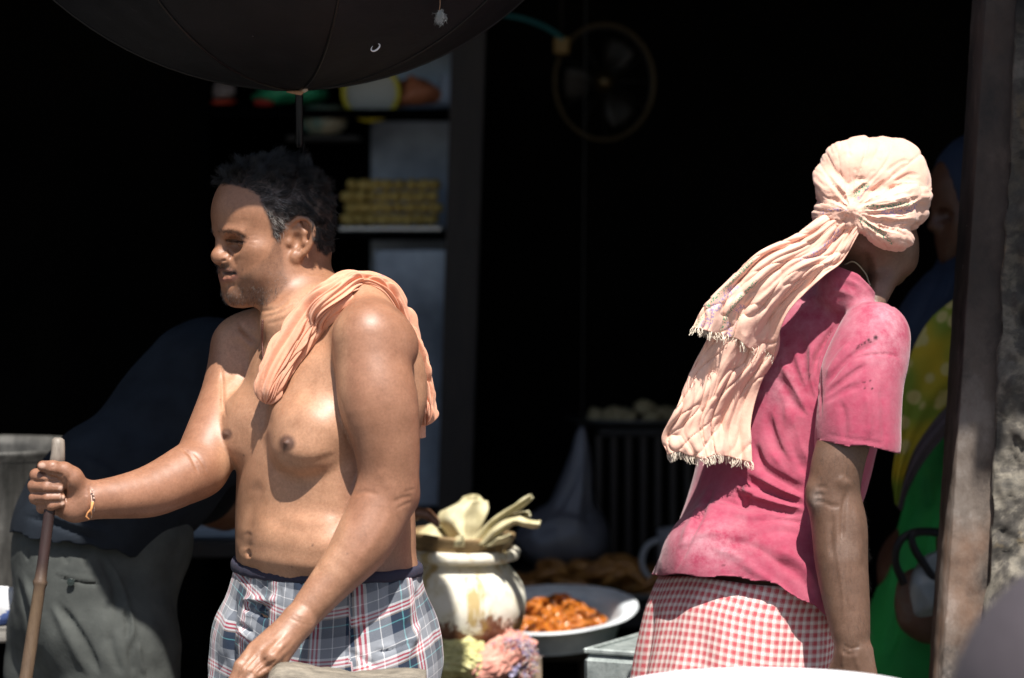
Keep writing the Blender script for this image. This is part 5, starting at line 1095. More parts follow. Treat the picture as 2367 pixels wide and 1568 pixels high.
# ================================================================== the stall and what lies on it
def put(name, vf, mat, label, cat, group=None, smooth=True): return tag(mesh(name, *vf, mat, None, smooth), label, cat, group)
def thick(o, t): d = o.modifiers.new('thick', 'SOLIDIFY'); d.thickness = t; d.offset = 0; return o
def noisy(V, a, s=12, seed=1): return V + np.stack([vnoise(V, s, seed + q) for q in range(3)], 1) * a
def pot():
    y = 1.02; k = sz(1, y); Z = k / sz(1, .70); c = at(1070, 1513, y); H = lambda py: (1513 - py) * k
    m = Mat('limewashed_clay', .75); co = m.coord('Object'); sp = m.n('SeparateXYZ'); m.l(co, sp.inputs[0])
    hz = m.n('MapRange'); hz.inputs['From Min'].default_value = H(1462); hz.inputs['From Max'].default_value = H(1382); m.l(sp.outputs[2], hz.inputs[0])
    lime = m.ramp(m.noise(30, 6, .65, co), [(.3, (.66, .58, .38)), (.5, (.84, .79, .66)), (.8, (.88, .85, .76))]); clay = m.ramp(m.noise(24, 7, .7, co), [(.3, (.10, .042, .025)), (.55, (.24, .105, .060)), (.7, (.36, .23, .14))])
    edge = m.math('ADD', hz.outputs[0], m.math('MULTIPLY_ADD', m.noise(26, 6, .72, m.coord('Object', (1, 1, .55)), .6), 2.6, -1.3)); e = m.ramp(edge, [(.42, (0, 0, 0)), (.50, (1, 1, 1))])
    m.color(m.mix(m.mix(clay, lime, e), (.50, .34, .10), m.ramp(m.noise(24, 6, .65, m.coord('Object', (1, 1, .28))), [(.56, (0, 0, 0)), (.64, (.85, .85, .85))]))); m.bump(m.noise(34, 6, .65, co), .5, .004); m.bump(e, .4, .002)
    pr = [(.0001, 0), (.055, 0), (.082, .012), (.104, .038), (.1165, .075), (.117, .105), (.108, .135), (.092, .155), (.086, .162), (.090, .167), (.104, .170), (.1085, .176), (.108, .185), (.101, .190), (.094, .188), (.088, .178), (.080, .165), (.0001, .150)]
    pr = spline(np.array(pr), 70); pr[:, 0] = np.maximum(pr[:, 0], .0001)
    V, F = lathe([(r * .92 * Z, z * .98 * Z) for r, z in pr], 90); V = noisy(V, .0022, 16, 3); o = put('clay_pot', (V, F), m.m, 'round clay pot streaked with white lime, standing on rags behind the plaid shorts', 'pot'); o.location = tuple(c)
    lm = Mat('worn_brown_wood', .7); co = lm.coord('Object', (1, 1, 6)); lm.color(lm.ramp(lm.noise(16, 7, .65, co), [(.3, (.12, .075, .035)), (.6, (.34, .23, .11)), (.78, (.58, .47, .30))])); lm.bump(lm.noise(22, 6, .6, co), .6, .004)
    lc = at(1062, 1290, y); pr = spline(np.array([(.0001, .030), (.05, .032), (.078, .040), (.090, .046), (.093, .040), (.086, .024), (.078, .008), (.070, 0), (.0001, 0)]), 40)
    V, F = lathe([(max(r, .0001) * Z, z * Z) for r, z in pr], 70); V = noisy(V, .003, 22, 5); M = np.asarray(Matrix.Rotation(R(3), 3, 'Y')); d = put('clay_dish', (V @ M.T, F), lm.m, 'brown stained shallow dish covering the mouth of the lime-streaked pot', 'dish'); d.location = tuple(lc)
    # crumpled pale leaf cups standing in the dish
    lf = Mat('pale_dry_leaf', .65); co = lf.coord('Object'); lf.color(lf.ramp(lf.noise(18, 6, .6, co), [(.3, (.42, .36, .19)), (.55, (.62, .56, .35)), (.75, (.74, .70, .50))])); lf.bump(lf.noise(40, 5, .6, co), .4, .003); lf.b.inputs['Transmission Weight'].default_value = 0
    def petal(outline, dep, bend, seed, nu=26, nv=22, nm='leaf'):
        # outline: left edge and right edge as drawn lines, from the dish outwards
        L_, R_ = spline(outline[0], nv), spline(outline[1], nv); u = np.linspace(0, 1, nu); V = []
        for i in range(nv):
            t = i / (nv - 1)
            for uu in u:
                q = L_[i] * (1 - uu) + R_[i] * uu; V.append(at(q[0], q[1], .32 + dep[0] + (dep[1] - dep[0]) * t + bend * math.sin(uu * math.pi) + .010 * math.sin(uu * 9 + seed) * t))
        V = noisy(np.array(V), .0045, 30, seed); V = V + np.array([0, -.006, .004]) * crease(V, 22, seed + 3, 6)[:, None]; o = mesh(nm, V, grid_faces(nv, nu), lf.m, root); thick(o, .0007)
    root = empty('leaf_bundle', tuple(at(1090, 1250, .98)), 'crumpled pale dry leaves sticking out of the dish on the pot', 'leaves')
    petal(([(1062, 1262), (1030, 1230), (1012, 1200), (1030, 1178), (1060, 1160)], [(1105, 1262), (1105, 1235), (1118, 1205), (1130, 1180), (1126, 1158)]), (.66, .70), -.040, 1)
    petal(([(1060, 1160), (1075, 1150), (1092, 1145)], [(1126, 1176), (1122, 1160), (1110, 1150)]), (.70, .72), -.02, 2, 14, 10)
    petal(([(1085, 1262), (1100, 1235), (1130, 1205), (1165, 1182), (1196, 1164), (1228, 1143)], [(1118, 1264), (1140, 1225), (1160, 1203), (1185, 1190), (1206, 1178), (1236, 1150)]), (.64, .60), -.018, 3)
    petal(([(1130, 1212), (1160, 1190), (1190, 1184), (1222, 1182)], [(1150, 1222), (1180, 1204), (1208, 1200), (1226, 1192)]), (.64, .63), .02, 4, 16, 14)
    petal(([(1100, 1264), (1125, 1232), (1150, 1210), (1185, 1196), (1220, 1200), (1252, 1205)], [(1130, 1262), (1150, 1246), (1172, 1225), (1190, 1212), (1218, 1222), (1248, 1220)]), (.63, .585), -.024, 5)
    petal(([(1112, 1264), (1135, 1245), (1160, 1236), (1178, 1230)], [(1150, 1262), (1160, 1258), (1170, 1254), (1182, 1246)]), (.62, .60), -.016, 6, 18, 14)
    petal(([(1046, 1262), (1050, 1246), (1062, 1236)], [(1082, 1264), (1086, 1250), (1076, 1238)]), (.62, .615), -.02, 7, 14, 10)
    petal(([(962, 1256), (968, 1235), (985, 1222), (1000, 1218)], [(1060, 1262), (1050, 1240), (1040, 1226), (1022, 1220)]), (.69, .72), -.02, 8)
    # rags under the pot
    def rag(name, P, r, col, label, seed):
        V, F, U = fold_tube([at(p_[0], p_[1], p_[2] + .30) for p_ in P], [r * 1.06] * len(P), [r * .85] * len(P), np.array([(0, -.7, .7)] * len(P), float), 70, 90, 14, .006, seed)
        mm = Mat(name, .92); co = mm.coord('Object'); mm.color(mm.ramp(mm.noise(40, 6, .7, co), col)); mm.bump(mm.noise(120, 5, .7, co), .8, .005); return put(name, (noisy(V, .004, 40, seed), F), mm.m, label, 'rag')
    ry = rag('yellow_rag', [(930, 1560, .62), (985, 1528, .61), (1060, 1522, .60), (1115, 1535, .61)], .034, [(.3, (.42, .40, .16)), (.6, (.66, .62, .30)), (.75, (.80, .76, .52))], 'pale yellow rag wad under the left of the clay pot', 4)
    rp = rag('pink_rag', [(1085, 1560, .60), (1130, 1535, .605), (1180, 1510, .62), (1205, 1490, .66)], .033, [(.3, (.46, .16, .13)), (.55, (.66, .32, .25)), (.75, (.76, .52, .42))], 'ragged pink fringed cloth under the right of the clay pot', 6)
    g = np.random.default_rng(4)
    for root_, P, cols in ((rp, [(1150, 1500), (1205, 1485), (1225, 1520), (1215, 1562)], ((.62, .26, .22), (.70, .58, .52), (.34, .30, .50))), (ry, [(960, 1530), (1060, 1505), (1100, 1520)], ((.62, .58, .28),))):
        for q, cc in enumerate(cols):
            n = 80; e = np.array([at(x, yy, .90) for x, yy in spline(P, n)]) + g.normal(0, .006, (n, 3)); pts = [e]; d = g.normal(0, 1, (n, 3)) + np.array([.5, -.6, .1]); d /= np.linalg.norm(d, axis=1)[:, None]
            for k in range(4): d = d + g.normal(0, .45, (n, 3)); d /= np.linalg.norm(d, axis=1)[:, None]; pts.append(pts[-1] + d * .0048)
            tag(strands('loose_threads', np.stack(pts, 1), .0009, .0005, Mat('loose_thread', .9, cc).m, root_), kind='stuff')
    blue = rag('blue_white_rag', [(1172, 1560, .598), (1186, 1530, .60), (1196, 1508, .615)], .012, [(.3, (.10, .09, .30)), (.6, (.50, .46, .62))], 'thin blue and white twisted strip tucked in the pink cloth', 9)
    st = at(1075, 1575, 1.02); put('stove_block', (lambda v: (noisy(v[0], .004, 9), v[1]))(box((st[0], 1.04, st[2] / 2 + .03), (.28, .24, st[2] + .03), .02)), Mat('mud_plaster', .9, (.22, .16, .11)).m, 'mud plastered block carrying the clay pot and rags', 'stove')
def pan():
    y = 1.36; k = sz(1, y); c = at(1272, 1472, y); al = Mat('dull_aluminium', .42, (.55, .57, .58), Metallic=.0); co = al.coord('Object'); al.color(al.ramp(al.noise(20, 6, .65, co), [(.3, (.55, .60, .64)), (.7, (.80, .84, .86))])); al.bump(al.noise(60, 4, .6, co), .3, .002)
    a = .158; pr = spline(np.array([(.0001, -.004), (.110, -.003), (.124, .006), (.139, .040), (a + .006, .050), (a + .008, .054), (a + .003, .055), (.135, .045), (.118, .010), (.100, .003), (.0001, .002)]) * 1.035, 60)
    V, F = lathe([(max(r, .0001), z) for r, z in pr], 80); M = np.asarray(Matrix.Rotation(R(-2.5), 3, 'Y') @ Matrix.Rotation(R(8.5), 3, 'X')); V = noisy(V, .0012, 14) @ M.T
    p = put('shallow_pan', (V, F), al.m, 'shallow aluminium pan of orange fried sweets beside the clay pot', 'pan'); p.location = tuple(c)
    s = Mat('syrup_orange', .16); co = s.coord('Object'); s.color(s.ramp(s.noise(30, 4, .6, co), [(.3, (.28, .065, .010)), (.7, (.60, .21, .028))])); s.b.inputs['Subsurface Weight'].default_value = .25; s.b.inputs['Subsurface Radius'].default_value = (1, .35, .1); s.b.inputs['Subsurface Scale'].default_value = .006; s.bump(s.noise(120, 3, .6, co), .4, .002)
    g = np.random.default_rng(8); shapes = []
    for q in range(9):
        t = np.linspace(0, g.uniform(4.5, 8.5), 26); r = g.uniform(.010, .020) * (1 - .06 * t); P = np.stack([r * np.cos(t) * g.uniform(.9, 1.5), r * np.sin(t), .0028 * t * g.uniform(.2, 1)], 1) + g.normal(0, .0008, (26, 3)); V, F = tube(P, .0048, 8); me = mesh('fried_sweet', V, F, s.m); shapes.append(me)
    for q in range(120):
        o = shapes[q] if q < 9 else shapes[q % 9].copy()
        if q >= 9: COL.objects.link(o)
        r = .112 * math.sqrt(g.uniform(0, 1)); t = g.uniform(0, 6.283); h = .012 + .052 * (1 - (r / .12) ** 2) * g.uniform(.25, 1)
        o.location = Vector(c) + Vector(M @ np.array([r * math.cos(t) - .012, r * math.sin(t) + .004, h])); o.rotation_euler = (g.uniform(-1.2, 1.2), g.uniform(-1.0, 1.0), g.uniform(0, 6.28))
        tag(o, 'glossy orange coil of fried sweet heaped in the aluminium pan', 'sweet', 'orange fried sweets in the pan')
    st = Mat('burnt_wood', .85, (.035, .026, .02)).m; root = empty('pan_stand', (c[0], y + .06, .12), 'dark wooden stand under the aluminium pan', 'stand'); zt = c[2] - .022
    mesh('top_board', *box((c[0], y + .06, zt - .012), (.20, .16, .024), .003), st, root, False)
    for sx in (-1, 1):
        for sy in (-1, 1): mesh('leg', *box((c[0] + .075 * sx, y + .06 + .055 * sy, (zt - .024 + .12) / 2), (.035, .035, zt - .024 - .12), .003), st, root, False)
def tin_can():
    y = .42; top = [at(1397, 1500, .36), at(1520, 1462, .56), at(1690, 1512, .48), at(1540, 1556, .26)]; zt = np.mean([t[2] for t in top]); c = np.mean(top, axis=0)
    m = Mat('worn_tin', .5, (.5, .5, .48), Metallic=.35); co = m.coord('Object'); m.color(m.ramp(m.noise(16, 8, .7, co), [(.30, (.09, .10, .09)), (.48, (.30, .34, .33)), (.66, (.52, .57, .55))])); m.bump(m.noise(30, 6, .6, co), .4, .004)
    h = .36; a = R(-27); V, F = box((0, 0, -h / 2), (.235, .235, h), .010, (0, 0, a)); root = empty('tin_canister', (c[0], c[1], 0), 'square worn tin canister with embossed lid behind the checked wrap', 'canister'); off = np.array([c[0] + .02, c[1] + .02, zt])
    mesh('body', V + off, F, m.m, root, False)
    V, F = box((0, 0, .003), (.215, .215, .006), .003, (0, 0, a)); mesh('lid_plate', V + off, F, m.m, root, False)
    for s in (-1, 1):
        for ax in (0, 1):
            p = np.array([s * .112, 0, .006]) if ax == 0 else np.array([0, s * .112, .006]); M = rotz(a); V, F = box((0, 0, 0), (.008, .235, .010) if ax == 0 else (.235, .008, .010), .003); mesh('rim', (V + p) @ M.T + off, F, m.m, root, False)
    dk = Mat('dark_hole', .6, (.02, .022, .025)).m; V, F = lathe([(.0001, .0085), (.046, .0085), (.050, .0075), (.052, .006)], 30); mesh('cap', V + off, F, dk, root)
    st = Mat('burnt_box', .85, (.03, .025, .02)).m; put('crate', box((off[0], off[1], (zt - h - .002) / 2), (.30, .30, zt - h - .002), .006), st, 'dark wooden crate under the tin canister', 'crate')
def near_things():
    w = Mat('white_enamel', .3, (.82, .82, .84)).m; c = at(1795, 1607, -1.0); pr = spline(np.array([(.0001, -.085), (.12, -.085), (.20, -.035), (.232, -.003), (.240, 0), (.242, -.004), (.205, -.045), (.125, -.095), (.0001, -.096)]), 50)
    o = put('enamel_basin', lathe([(max(r, .0001), z) for r, z in pr], 72), w, 'white enamel basin whose rim shows at the bottom edge in front of the checked wrap', 'basin'); o.location = (c[0], c[1] + .10, c[2] - .010); o.scale = (.80, .80, 1)
    st = Mat('plain_wood', .8, (.2, .14, .09)).m; z = c[2] - .010 - .097; root = empty('stool', (c[0], c[1] + .10, 0), 'low wooden stool under the white enamel basin', 'stool'); mesh('seat', *box((c[0], c[1] + .10, z - .015), (.34, .34, .03), .004), st, root, False)
    for sx in (-1, 1):
        for sy in (-1, 1): mesh('leg', *box((c[0] + .13 * sx, c[1] + .10 + .13 * sy, (z - .03) / 2), (.035, .035, z - .03), .003), st, root, False)
    m = Mat('grey_mauve_sack', .9, (.055, .045, .052)); m.bump(m.noise(14, 5, .6, m.coord()), .5, .01); p = at(2520, 1560, -1.9); pr = spline(np.array([(.0001, 0), (.15, 0), (.19, .12), (.19, .45), (.188, .64), (.172, .70), (.12, .738), (.05, .749), (.0001, .75)]), 40); s_ = p[2] + .115
    V, F = lathe([(max(r, .0001) * .85, z / .75 * s_) for r, z in pr], 48); o = put('sack', (noisy(V, .012, 6, 2), F), m.m, 'blurred grey mauve sack close to the camera at the lower right corner', 'sack'); o.location = (p[0] + .035, p[1], 0)
def left_things():
    d = Mat('scuffed_drum', .6, (.3, .3, .3), Metallic=.2); co = d.coord('Object', (2.5, 2.5, .35)); d.color(d.ramp(d.noise(12, 8, .7, co), [(.32, (.016, .016, .014)), (.5, (.05, .048, .044)), (.68, (.12, .115, .105))])); d.bump(d.noise(30, 5, .6, d.coord()), .4, .004)
    c = at(-40, 1046, .78); top = c[2]; root = empty('metal_drum', (c[0] - .04, .98, 0), 'scuffed grey metal drum at the left edge behind the dark trousers', 'drum'); b = np.array([c[0] - .04, .98, 0]); zl = at(0, 1402, .78)[2]
    mesh('wall', *lathe([(.205, zl), (.208, zl + .01), (.206, zl + .10), (.211, zl + .12), (.206, zl + .14), (.206, top - .02), (.213, top - .008), (.213, top), (.206, top), (.200, top - .02), (.198, zl + .01)], 64, b), d.m, root)
    mesh('base', *lathe([(.0001, zl + .012), (.199, zl + .012)], 64, b), d.m, root)
    sh = wood_mat('grey_board', (.10, .09, .08), (.30, .28, .25), (1, 8, 8)); sl_ = empty('low_table', (b[0], .9, 0), 'grey wooden low table carrying the drum at the left', 'table'); mesh('board', *box((b[0] - .02, .86, zl - .016), (.62, .66, .030), .004), sh, sl_, False)
    for sx in (-1, 1):
        for sy in (-1, 1): mesh('leg', *box((b[0] - .02 + .26 * sx, .86 + .28 * sy, (zl - .031) / 2), (.05, .05, zl - .031), .004), sh, sl_, False)
    m = Mat('blue_white_print', .85); co = m.coord('Object'); m.color(m.ramp(m.noise(26, 4, .6, co), [(.38, (.10, .16, .42)), (.45, (.75, .76, .78)), (.6, (.82, .82, .80)), (.68, (.60, .52, .25))], 'CONSTANT')); p = at(-8, 1368, .56)
    V, F = lathe([(max(r, .0001), z) for r, z in spline(np.array([(.0001, -.03), (.03, -.028), (.042, 0), (.03, .028), (.0001, .032)]), 20)], 30); o = put('cloth_bundle', (noisy(V, .008, 30), F), m.m, 'small blue and white printed cloth bundle at the left edge below the drum', 'bundle'); o.location = (p[0], p[1], zl + .031)
def helper_man():
    c = Clay(axis(-1.0, -.10, .0055), axis(.28, .95, .0055), axis(-.01, 1.50, .0055, (-.01, .78, .016))); y = .50
    hip = at(212, 1315, y); sh_ = at(500, 930, .58); hd = at(606, 872, .58)
    c.el(hip, (.112, .102, .10), .05); c.limb([hip, (hip + sh_) / 2 + np.array([-.004, 0, .01]), sh_], [.098, .098, .098], .04); c.rc(sh_, hd, .06, .055, .03)
    Mh = rotz(R(-10)) @ roty(R(40)); head_clay(c, Mh, hd + np.array([.03, 0, .0])); c.frame()
    fr = np.array([.75, .66, 0]); rt = np.array([.66, -.75, 0])
    for s in (1, -1):
        q = np.array([hip[0], hip[1], .82]) + rt * .085 * s; c.limb([q, np.array([hip[0] - .02, hip[1] + .01, .46]) + rt * .10 * s, np.array([hip[0] - .03, hip[1], .10]) + rt * .10 * s], [.085, .06, .045], .04); a = np.array([hip[0] - .03, hip[1], .035]) + rt * .10 * s; c.rc(a, a + fr * .17, .036, .028, .02)
        a = sh_ + rt * .15 * s + np.array([0, .04, 0]); b = a + np.array([.06, .18, -.20]); e = b + np.array([.10, .20, -.02]); c.limb([a, b, e], [.05, .042, .03], .03); c.el(e + np.array([.03, .012, 0]), (.05, .03, .022), .02)
        for i in range(4): f0 = e + np.array([.06, -.012 + .014 * i, .004]); c.chain([f0, f0 + np.array([.03, .004, -.006]), f0 + np.array([.048, .004, -.022])], [.009, .008, .007], .003)
    V, Q = c.skin(1); root = mesh('person', V, Q, M_skin_dark, col=np.tile([.20, .10, .06], (len(V), 1))); tag(root, 'stooping man in black shirt and dark grey trousers, seen from behind at the left', 'person')
    # trousers
    t = Clay(axis(-.98, -.44, .0040), axis(.26, .78, .0046), axis(.08, 1.14, .0042, (.08, .78, .014)))
    t.el(hip + np.array([.0, 0, -.05]), (.130, .135, .15), .05); t.rc(hip + np.array([-.03, 0, .05]), hip + np.array([.07, 0, .045]), .098, .098, .05)
    for s in (1, -1): q = np.array([hip[0], hip[1], .84]) + rt * .080 * s; t.limb([q, np.array([hip[0] - .02, hip[1] + .01, .46]) + rt * .10 * s, np.array([hip[0] - .03, hip[1], .12]) + rt * .10 * s], [.100, .088, .078], .05)
    TV, TQ = t.skin(1); cv = Carve(TV, TQ); L = cv.line
    for p, w_, h in (([(130, 1390), (185, 1470), (235, 1568)], 8, -.007), ([(112, 1390), (165, 1480), (205, 1568)], 12, .006), ([(38, 1330), (60, 1420), (72, 1500)], 6, -.006), ([(52, 1320), (80, 1420), (90, 1540)], 10, .005), ([(225, 1280), (262, 1350), (272, 1440)], 8, -.004), ([(245, 1290), (285, 1360), (300, 1430)], 8, .004), ([(118, 1326), (180, 1345), (245, 1352)], 3, -.0035), ([(118, 1320), (180, 1338), (250, 1344)], 4, .003), ([(290, 1400), (296, 1450), (290, 1480)], 4, -.005), ([(300, 1400), (308, 1450), (300, 1490)], 6, .004),
                     ([(60, 1265), (66, 1300)], 4, -.003), ([(90, 1265), (98, 1310)], 4, -.003), ([(150, 1275), (158, 1310)], 4, -.003), ([(195, 1280), (205, 1320)], 4, -.003), ([(305, 1480), (300, 1520), (310, 1560)], 5, -.004), ([(320, 1480), (325, 1530), (340, 1568)], 6, .004), ([(250, 1450), (262, 1510), (285, 1568)], 9, -.004)): L(p, w_, h)
    TV = TV + normals(TV, TQ) * (vnoise(TV, 15, 3) * .004 + vnoise(TV, 36, 6) * .0018)[:, None]
    g = Mat('dark_grey_twill', .85); co = g.coord('Object'); g.color(g.ramp(g.noise(14, 5, .6, co), [(.3, (.038, .041, .039)), (.7, (.078, .083, .077))])); g.bump(g.noise(700, 2, .5, co), .25, .0006); g.bump(g.noise(50, 5, .6, co), .35, .003); g.b.inputs['Specular IOR Level'].default_value = .15
    tr = mesh('trousers', TV, TQ, g.m, root); bt = surf_y(TV, normals(TV, TQ), 164, 1346, 8) or .36; b = at(164, 1346, bt - .004); V, F = lathe([(.0001, .004), (.003, .003), (.0045, .003), (.006, .0035), (.0065, .0015), (.006, 0)], 16); mesh('button', np.stack([V[:, 0], -V[:, 2], V[:, 1]], 1) + b, F, Mat('dark_button', .25, (.02, .028, .026)).m, tr)
    # shirt
    s = Clay(axis(-.98, -.20, .0045), axis(.24, .86, .005), axis(.94, 1.52, .0045))
    s.limb([hip + np.array([-.005, 0, .055]), hip + np.array([.035, 0, .12]), (hip + sh_) / 2 + np.array([-.008, 0, .03]), sh_ + np.array([-.01, 0, .02])], [.132, .128, .124, .122], .05)
    for k in (1, -1): a = sh_ + rt * .13 * k + np.array([0, .04, 0]); s.rc(a, a + np.array([.035, .09, -.16]), .075, .070, .04)
    SV, SQ = s.skin(1); cv = Carve(SV, SQ); L = cv.line
    for p, w_, h in (([(45, 1190), (130, 1215), (250, 1262)], 5, -.005), ([(60, 1170), (150, 1200), (260, 1240)], 6, .005), ([(80, 1150), (170, 1190), (270, 1222)], 6, -.005), ([(120, 1140), (210, 1180), (290, 1200)], 8, .005), ([(150, 1100), (230, 1150), (300, 1180)], 9, -.005), ([(180, 1050), (260, 1100), (330, 1150)], 10, .004)): L(p, w_, h)
    P = cv.P; hem = np.interp(P[:, 0], [0, 36, 90, 180, 273, 320], [1222, 1232, 1248, 1256, 1274, 1290]) + 3 * np.sin(P[:, 0] / 9); V = cv.V + cv.N * (vnoise(cv.V, 16, 3) * .004)[:, None]; bad = P[:, 1] > hem; keep = ~bad[SQ].all(1); i = np.flatnonzero(bad & (P[:, 1] - hem < 22)); V[i, 2] += (P[i, 1] - hem[i]) * PXM * 1.08
    bl = Mat('black_blue_cotton', .85); co = bl.coord('Object'); bl.color(bl.ramp(bl.noise(12, 5, .6, co), [(.3, (.008, .010, .014)), (.7, (.017, .022, .030))])); bl.bump(bl.noise(60, 5, .6, co), .3, .003); bl.b.inputs['Specular IOR Level'].default_value = .15
    o = mesh('shirt', V, SQ[keep], bl.m, root); thick(o, .003)
    pv = V[np.argmin(np.hypot(P[:, 0] - 455, P[:, 1] - 822))]
    n = 1500; g2 = np.random.default_rng(2); u = g2.normal(0, 1, (n, 3)); u /= np.linalg.norm(u, axis=1)[:, None]; u = u[(u @ Mh[:, 0]) < .35]; p0 = hd + np.array([.03, 0, 0]) + (Mh @ np.array([-.01, 0, .045])) + u * np.array([.094, .082, .088]); strands('hair', np.stack([p0, p0 + u * .006, p0 + u * .011 + np.array([0, 0, -.004])], 1), .0009, .0004, M_hair, root)
def woman():
    y = 1.02; k = sz(1, y); c = Clay(axis(.52, 1.08, .006), axis(.82, 1.32, .006), axis(.10, 1.72, .006, (.10, .62, .016))); ft = at(2170, 1300, y); bx = ft[0] + .03
    hd = at(2262, 500, 1.06); Mw = rotz(R(190)) @ roty(R(4)); head_clay(c, Mw, hd, chub=1.1); c.frame(); c.rc(hd + np.array([.02, .0, -.03]), np.array([bx + .06, y + .04, 1.32]), .045, .055, .03)
    c.limb([(bx + .05, y + .04, 1.30), (bx + .03, y + .03, 1.12), (bx + .01, y + .03, .95)], [.09, .08, .09], .05)
    for s in (1, -1): c.limb([(bx + .01 + .06 * s, y + .03, .90), (bx + .05 * s, y + .03, .5), (bx + .05 * s, y + .03, .2)], [.09, .06, .045], .04); c.rc((bx + .05 * s, y + .03, .155), (bx + .05 * s - .10, y - .02, .15), .035, .028, .02)
    h = at(2212, 1245, .86); c.limb([at(2235, 850, .98), at(2290, 1060, .94), h + np.array([.03, .01, .04])], [.045, .038, .028], .02); c.el(h, (.022, .022, .036), .012)
    for i in range(4): q = h + np.array([-.014, -.012, .018 - .013 * i]); c.chain([q, q + np.array([-.020, -.012, -.006]), q + np.array([-.014, -.018, -.024])], [.0085, .0078, .0065], .003)
    V, Q = c.skin(1); root = mesh('person', V, Q, M_skin_dark, col=np.tile([.10, .045, .026], (len(V), 1))); tag(root, 'woman in green dress, yellow shawl and blue veil in the shade beside the pillar', 'person')
    d = Clay(axis(.40, 1.06, .006), axis(.80, 1.30, .007), axis(.16, 1.36, .006, (.16, .62, .014)))
    d.limb([(bx + .05, y + .035, 1.30), (bx + .045, y + .03, 1.16), (bx + .035, y + .03, .98), (bx + .0, y + .02, .78), (bx - .05, y + .01, .5), (bx - .08, y, .2)], [.122, .122, .130, .160, .195, .215], .04, 16)
    d.limb([at(2240, 800, .97), at(2275, 960, .94), at(2286, 1070, .94)], [.062, .060, .055], .03)
    DV, DQ = d.skin(1); cv = Carve(DV, DQ)
    for p, w_, h_ in (([(2150, 1180), (2110, 1300), (2070, 1450), (2040, 1560)], 12, -.010), ([(2170, 1180), (2140, 1320), (2105, 1480)], 14, .010), ([(2130, 1160), (2080, 1290), (2040, 1430)], 12, .008), ([(2180, 1200), (2160, 1360)], 10, -.008), ([(2140, 1080), (2150, 1180)], 10, -.006)): cv.line(p, w_, h_)
    gm = Mat('green_cloth', .7); co = gm.coord('Object'); gm.color(gm.ramp(gm.noise(9, 4, .6, co), [(.3, (.010, .26, .045)), (.7, (.018, .40, .075))])); gm.bump(gm.noise(40, 4, .6, co), .3, .004); mesh('dress', cv.V, DQ, gm.m, root)
    def drape(name, left, right, dep, mat, seed, nu=40, ns=80, rip=.003, uvs=1.0):
        Lc, Rc = spline(left, ns), spline(right, ns); u = np.linspace(0, 1, nu); V = []; U = []
        for i in range(ns):
            s_ = i / (ns - 1)
            for uu in u: q = Lc[i] * (1 - uu) + Rc[i] * uu; V.append(at(q[0], q[1], dep(uu, s_) + rip * math.sin(uu * 14 + s_ * 4 + seed))); U.append((uu * uvs, s_ * 4))
        o = mesh(name, np.array(V), grid_faces(ns, nu), mat, root, uv=np.array(U)); thick(o, .003)
    ym = Mat('yellow_green_print', .75); co = ym.coord('Object'); v = ym.n('TexVoronoi'); v.inputs['Scale'].default_value = 26; ym.l(co, v.inputs['Vector']); base = ym.ramp(ym.noise(7, 2, .5, co), [(.42, (.52, .38, .015)), (.58, (.20, .28, .02))]); ym.color(ym.mix(base, (.55, .47, .16), ym.ramp(v.outputs['Distance'], [(.30, (1, 1, 1)), (.42, (0, 0, 0))])))
    drape('shawl', [(2222, 680), (2150, 740), (2106, 820), (2088, 900), (2078, 1000), (2064, 1100), (2070, 1165)], [(2330, 690), (2300, 790), (2262, 880), (2190, 940), (2120, 1030), (2088, 1110), (2080, 1172)], lambda u, s: .86 + .07 * s - .03 * math.sin(u * 3.1) * (1 - s), ym.m, 1)
    bm = Mat('dark_patterned_border', .8); sp = bm.n('SeparateXYZ'); bm.l(bm.coord('UV'), sp.inputs[0]); bm.color(bm.ramp(bm.noise(14, 2, .5, bm.coord('UV', (4, 3, 1))), [(.45, (.018, .017, .028)), (.55, (.16, .12, .13))]))
    drape('border', [(2262, 872), (2190, 938), (2120, 1028), (2088, 1108), (2074, 1172)], [(2262, 925), (2205, 985), (2140, 1060), (2100, 1130), (2084, 1182)], lambda u, s: .875 + .06 * s - .008 * math.sin(u * 3.1), bm.m, 2, 14, 60, .003)
    vm = Mat('dark_blue_veil', .8); co = vm.coord('Object'); vm.color(vm.ramp(vm.noise(9, 4, .6, co), [(.3, (.004, .010, .028)), (.7, (.009, .021, .05))])); vm.bump(vm.noise(30, 5, .6, co), .4, .006)
    w = Clay(axis(.56, 1.10, .006), axis(.84, 1.34, .007), axis(1.14, 1.76, .006)); w.frame(Mw, hd); w.el((-.02, 0, .045), (.108, .098, .112), .02); w.el((.085, 0, .00), (.075, .068, .105), .01, True); w.frame()
    w.limb([hd + np.array([.035, .01, -.04]), hd + np.array([.02, .0, -.15]), at(2180, 760, .96), at(2140, 860, .97)], [.085, .115, .085, .060], .05); w.frame(Mw, hd); w.el((.085, 0, .000), (.075, .062, .098), .01, True); w.frame()
    WV, WQ = w.skin(1); cv = Carve(WV, WQ)
    for p, w_, h_ in (([(2190, 600), (2150, 680), (2110, 760)], 8, -.006), ([(2215, 610), (2185, 690), (2140, 770)], 9, .006), ([(2230, 620), (2210, 700), (2170, 780)], 8, -.006)): cv.line(p, w_, h_)
    mesh('veil', cv.V, WQ, vm.m, root)
    # handbag
    ct = at(2118, 1395, .84); b = Clay(axis(ct[0] - .12, ct[0] + .14, .005), axis(.74, .97, .005), axis(ct[2] - .14, ct[2] + .12, .005)); b.el(ct + np.array([.01, 0, 0]), (.050, .040, .066), .02); b.el(ct + np.array([.045, .005, -.02]), (.042, .035, .05), .03); b.el(ct + np.array([.02, 0, .085]), (.05, .03, .02), .01, True); BV, BQ = b.skin(1)
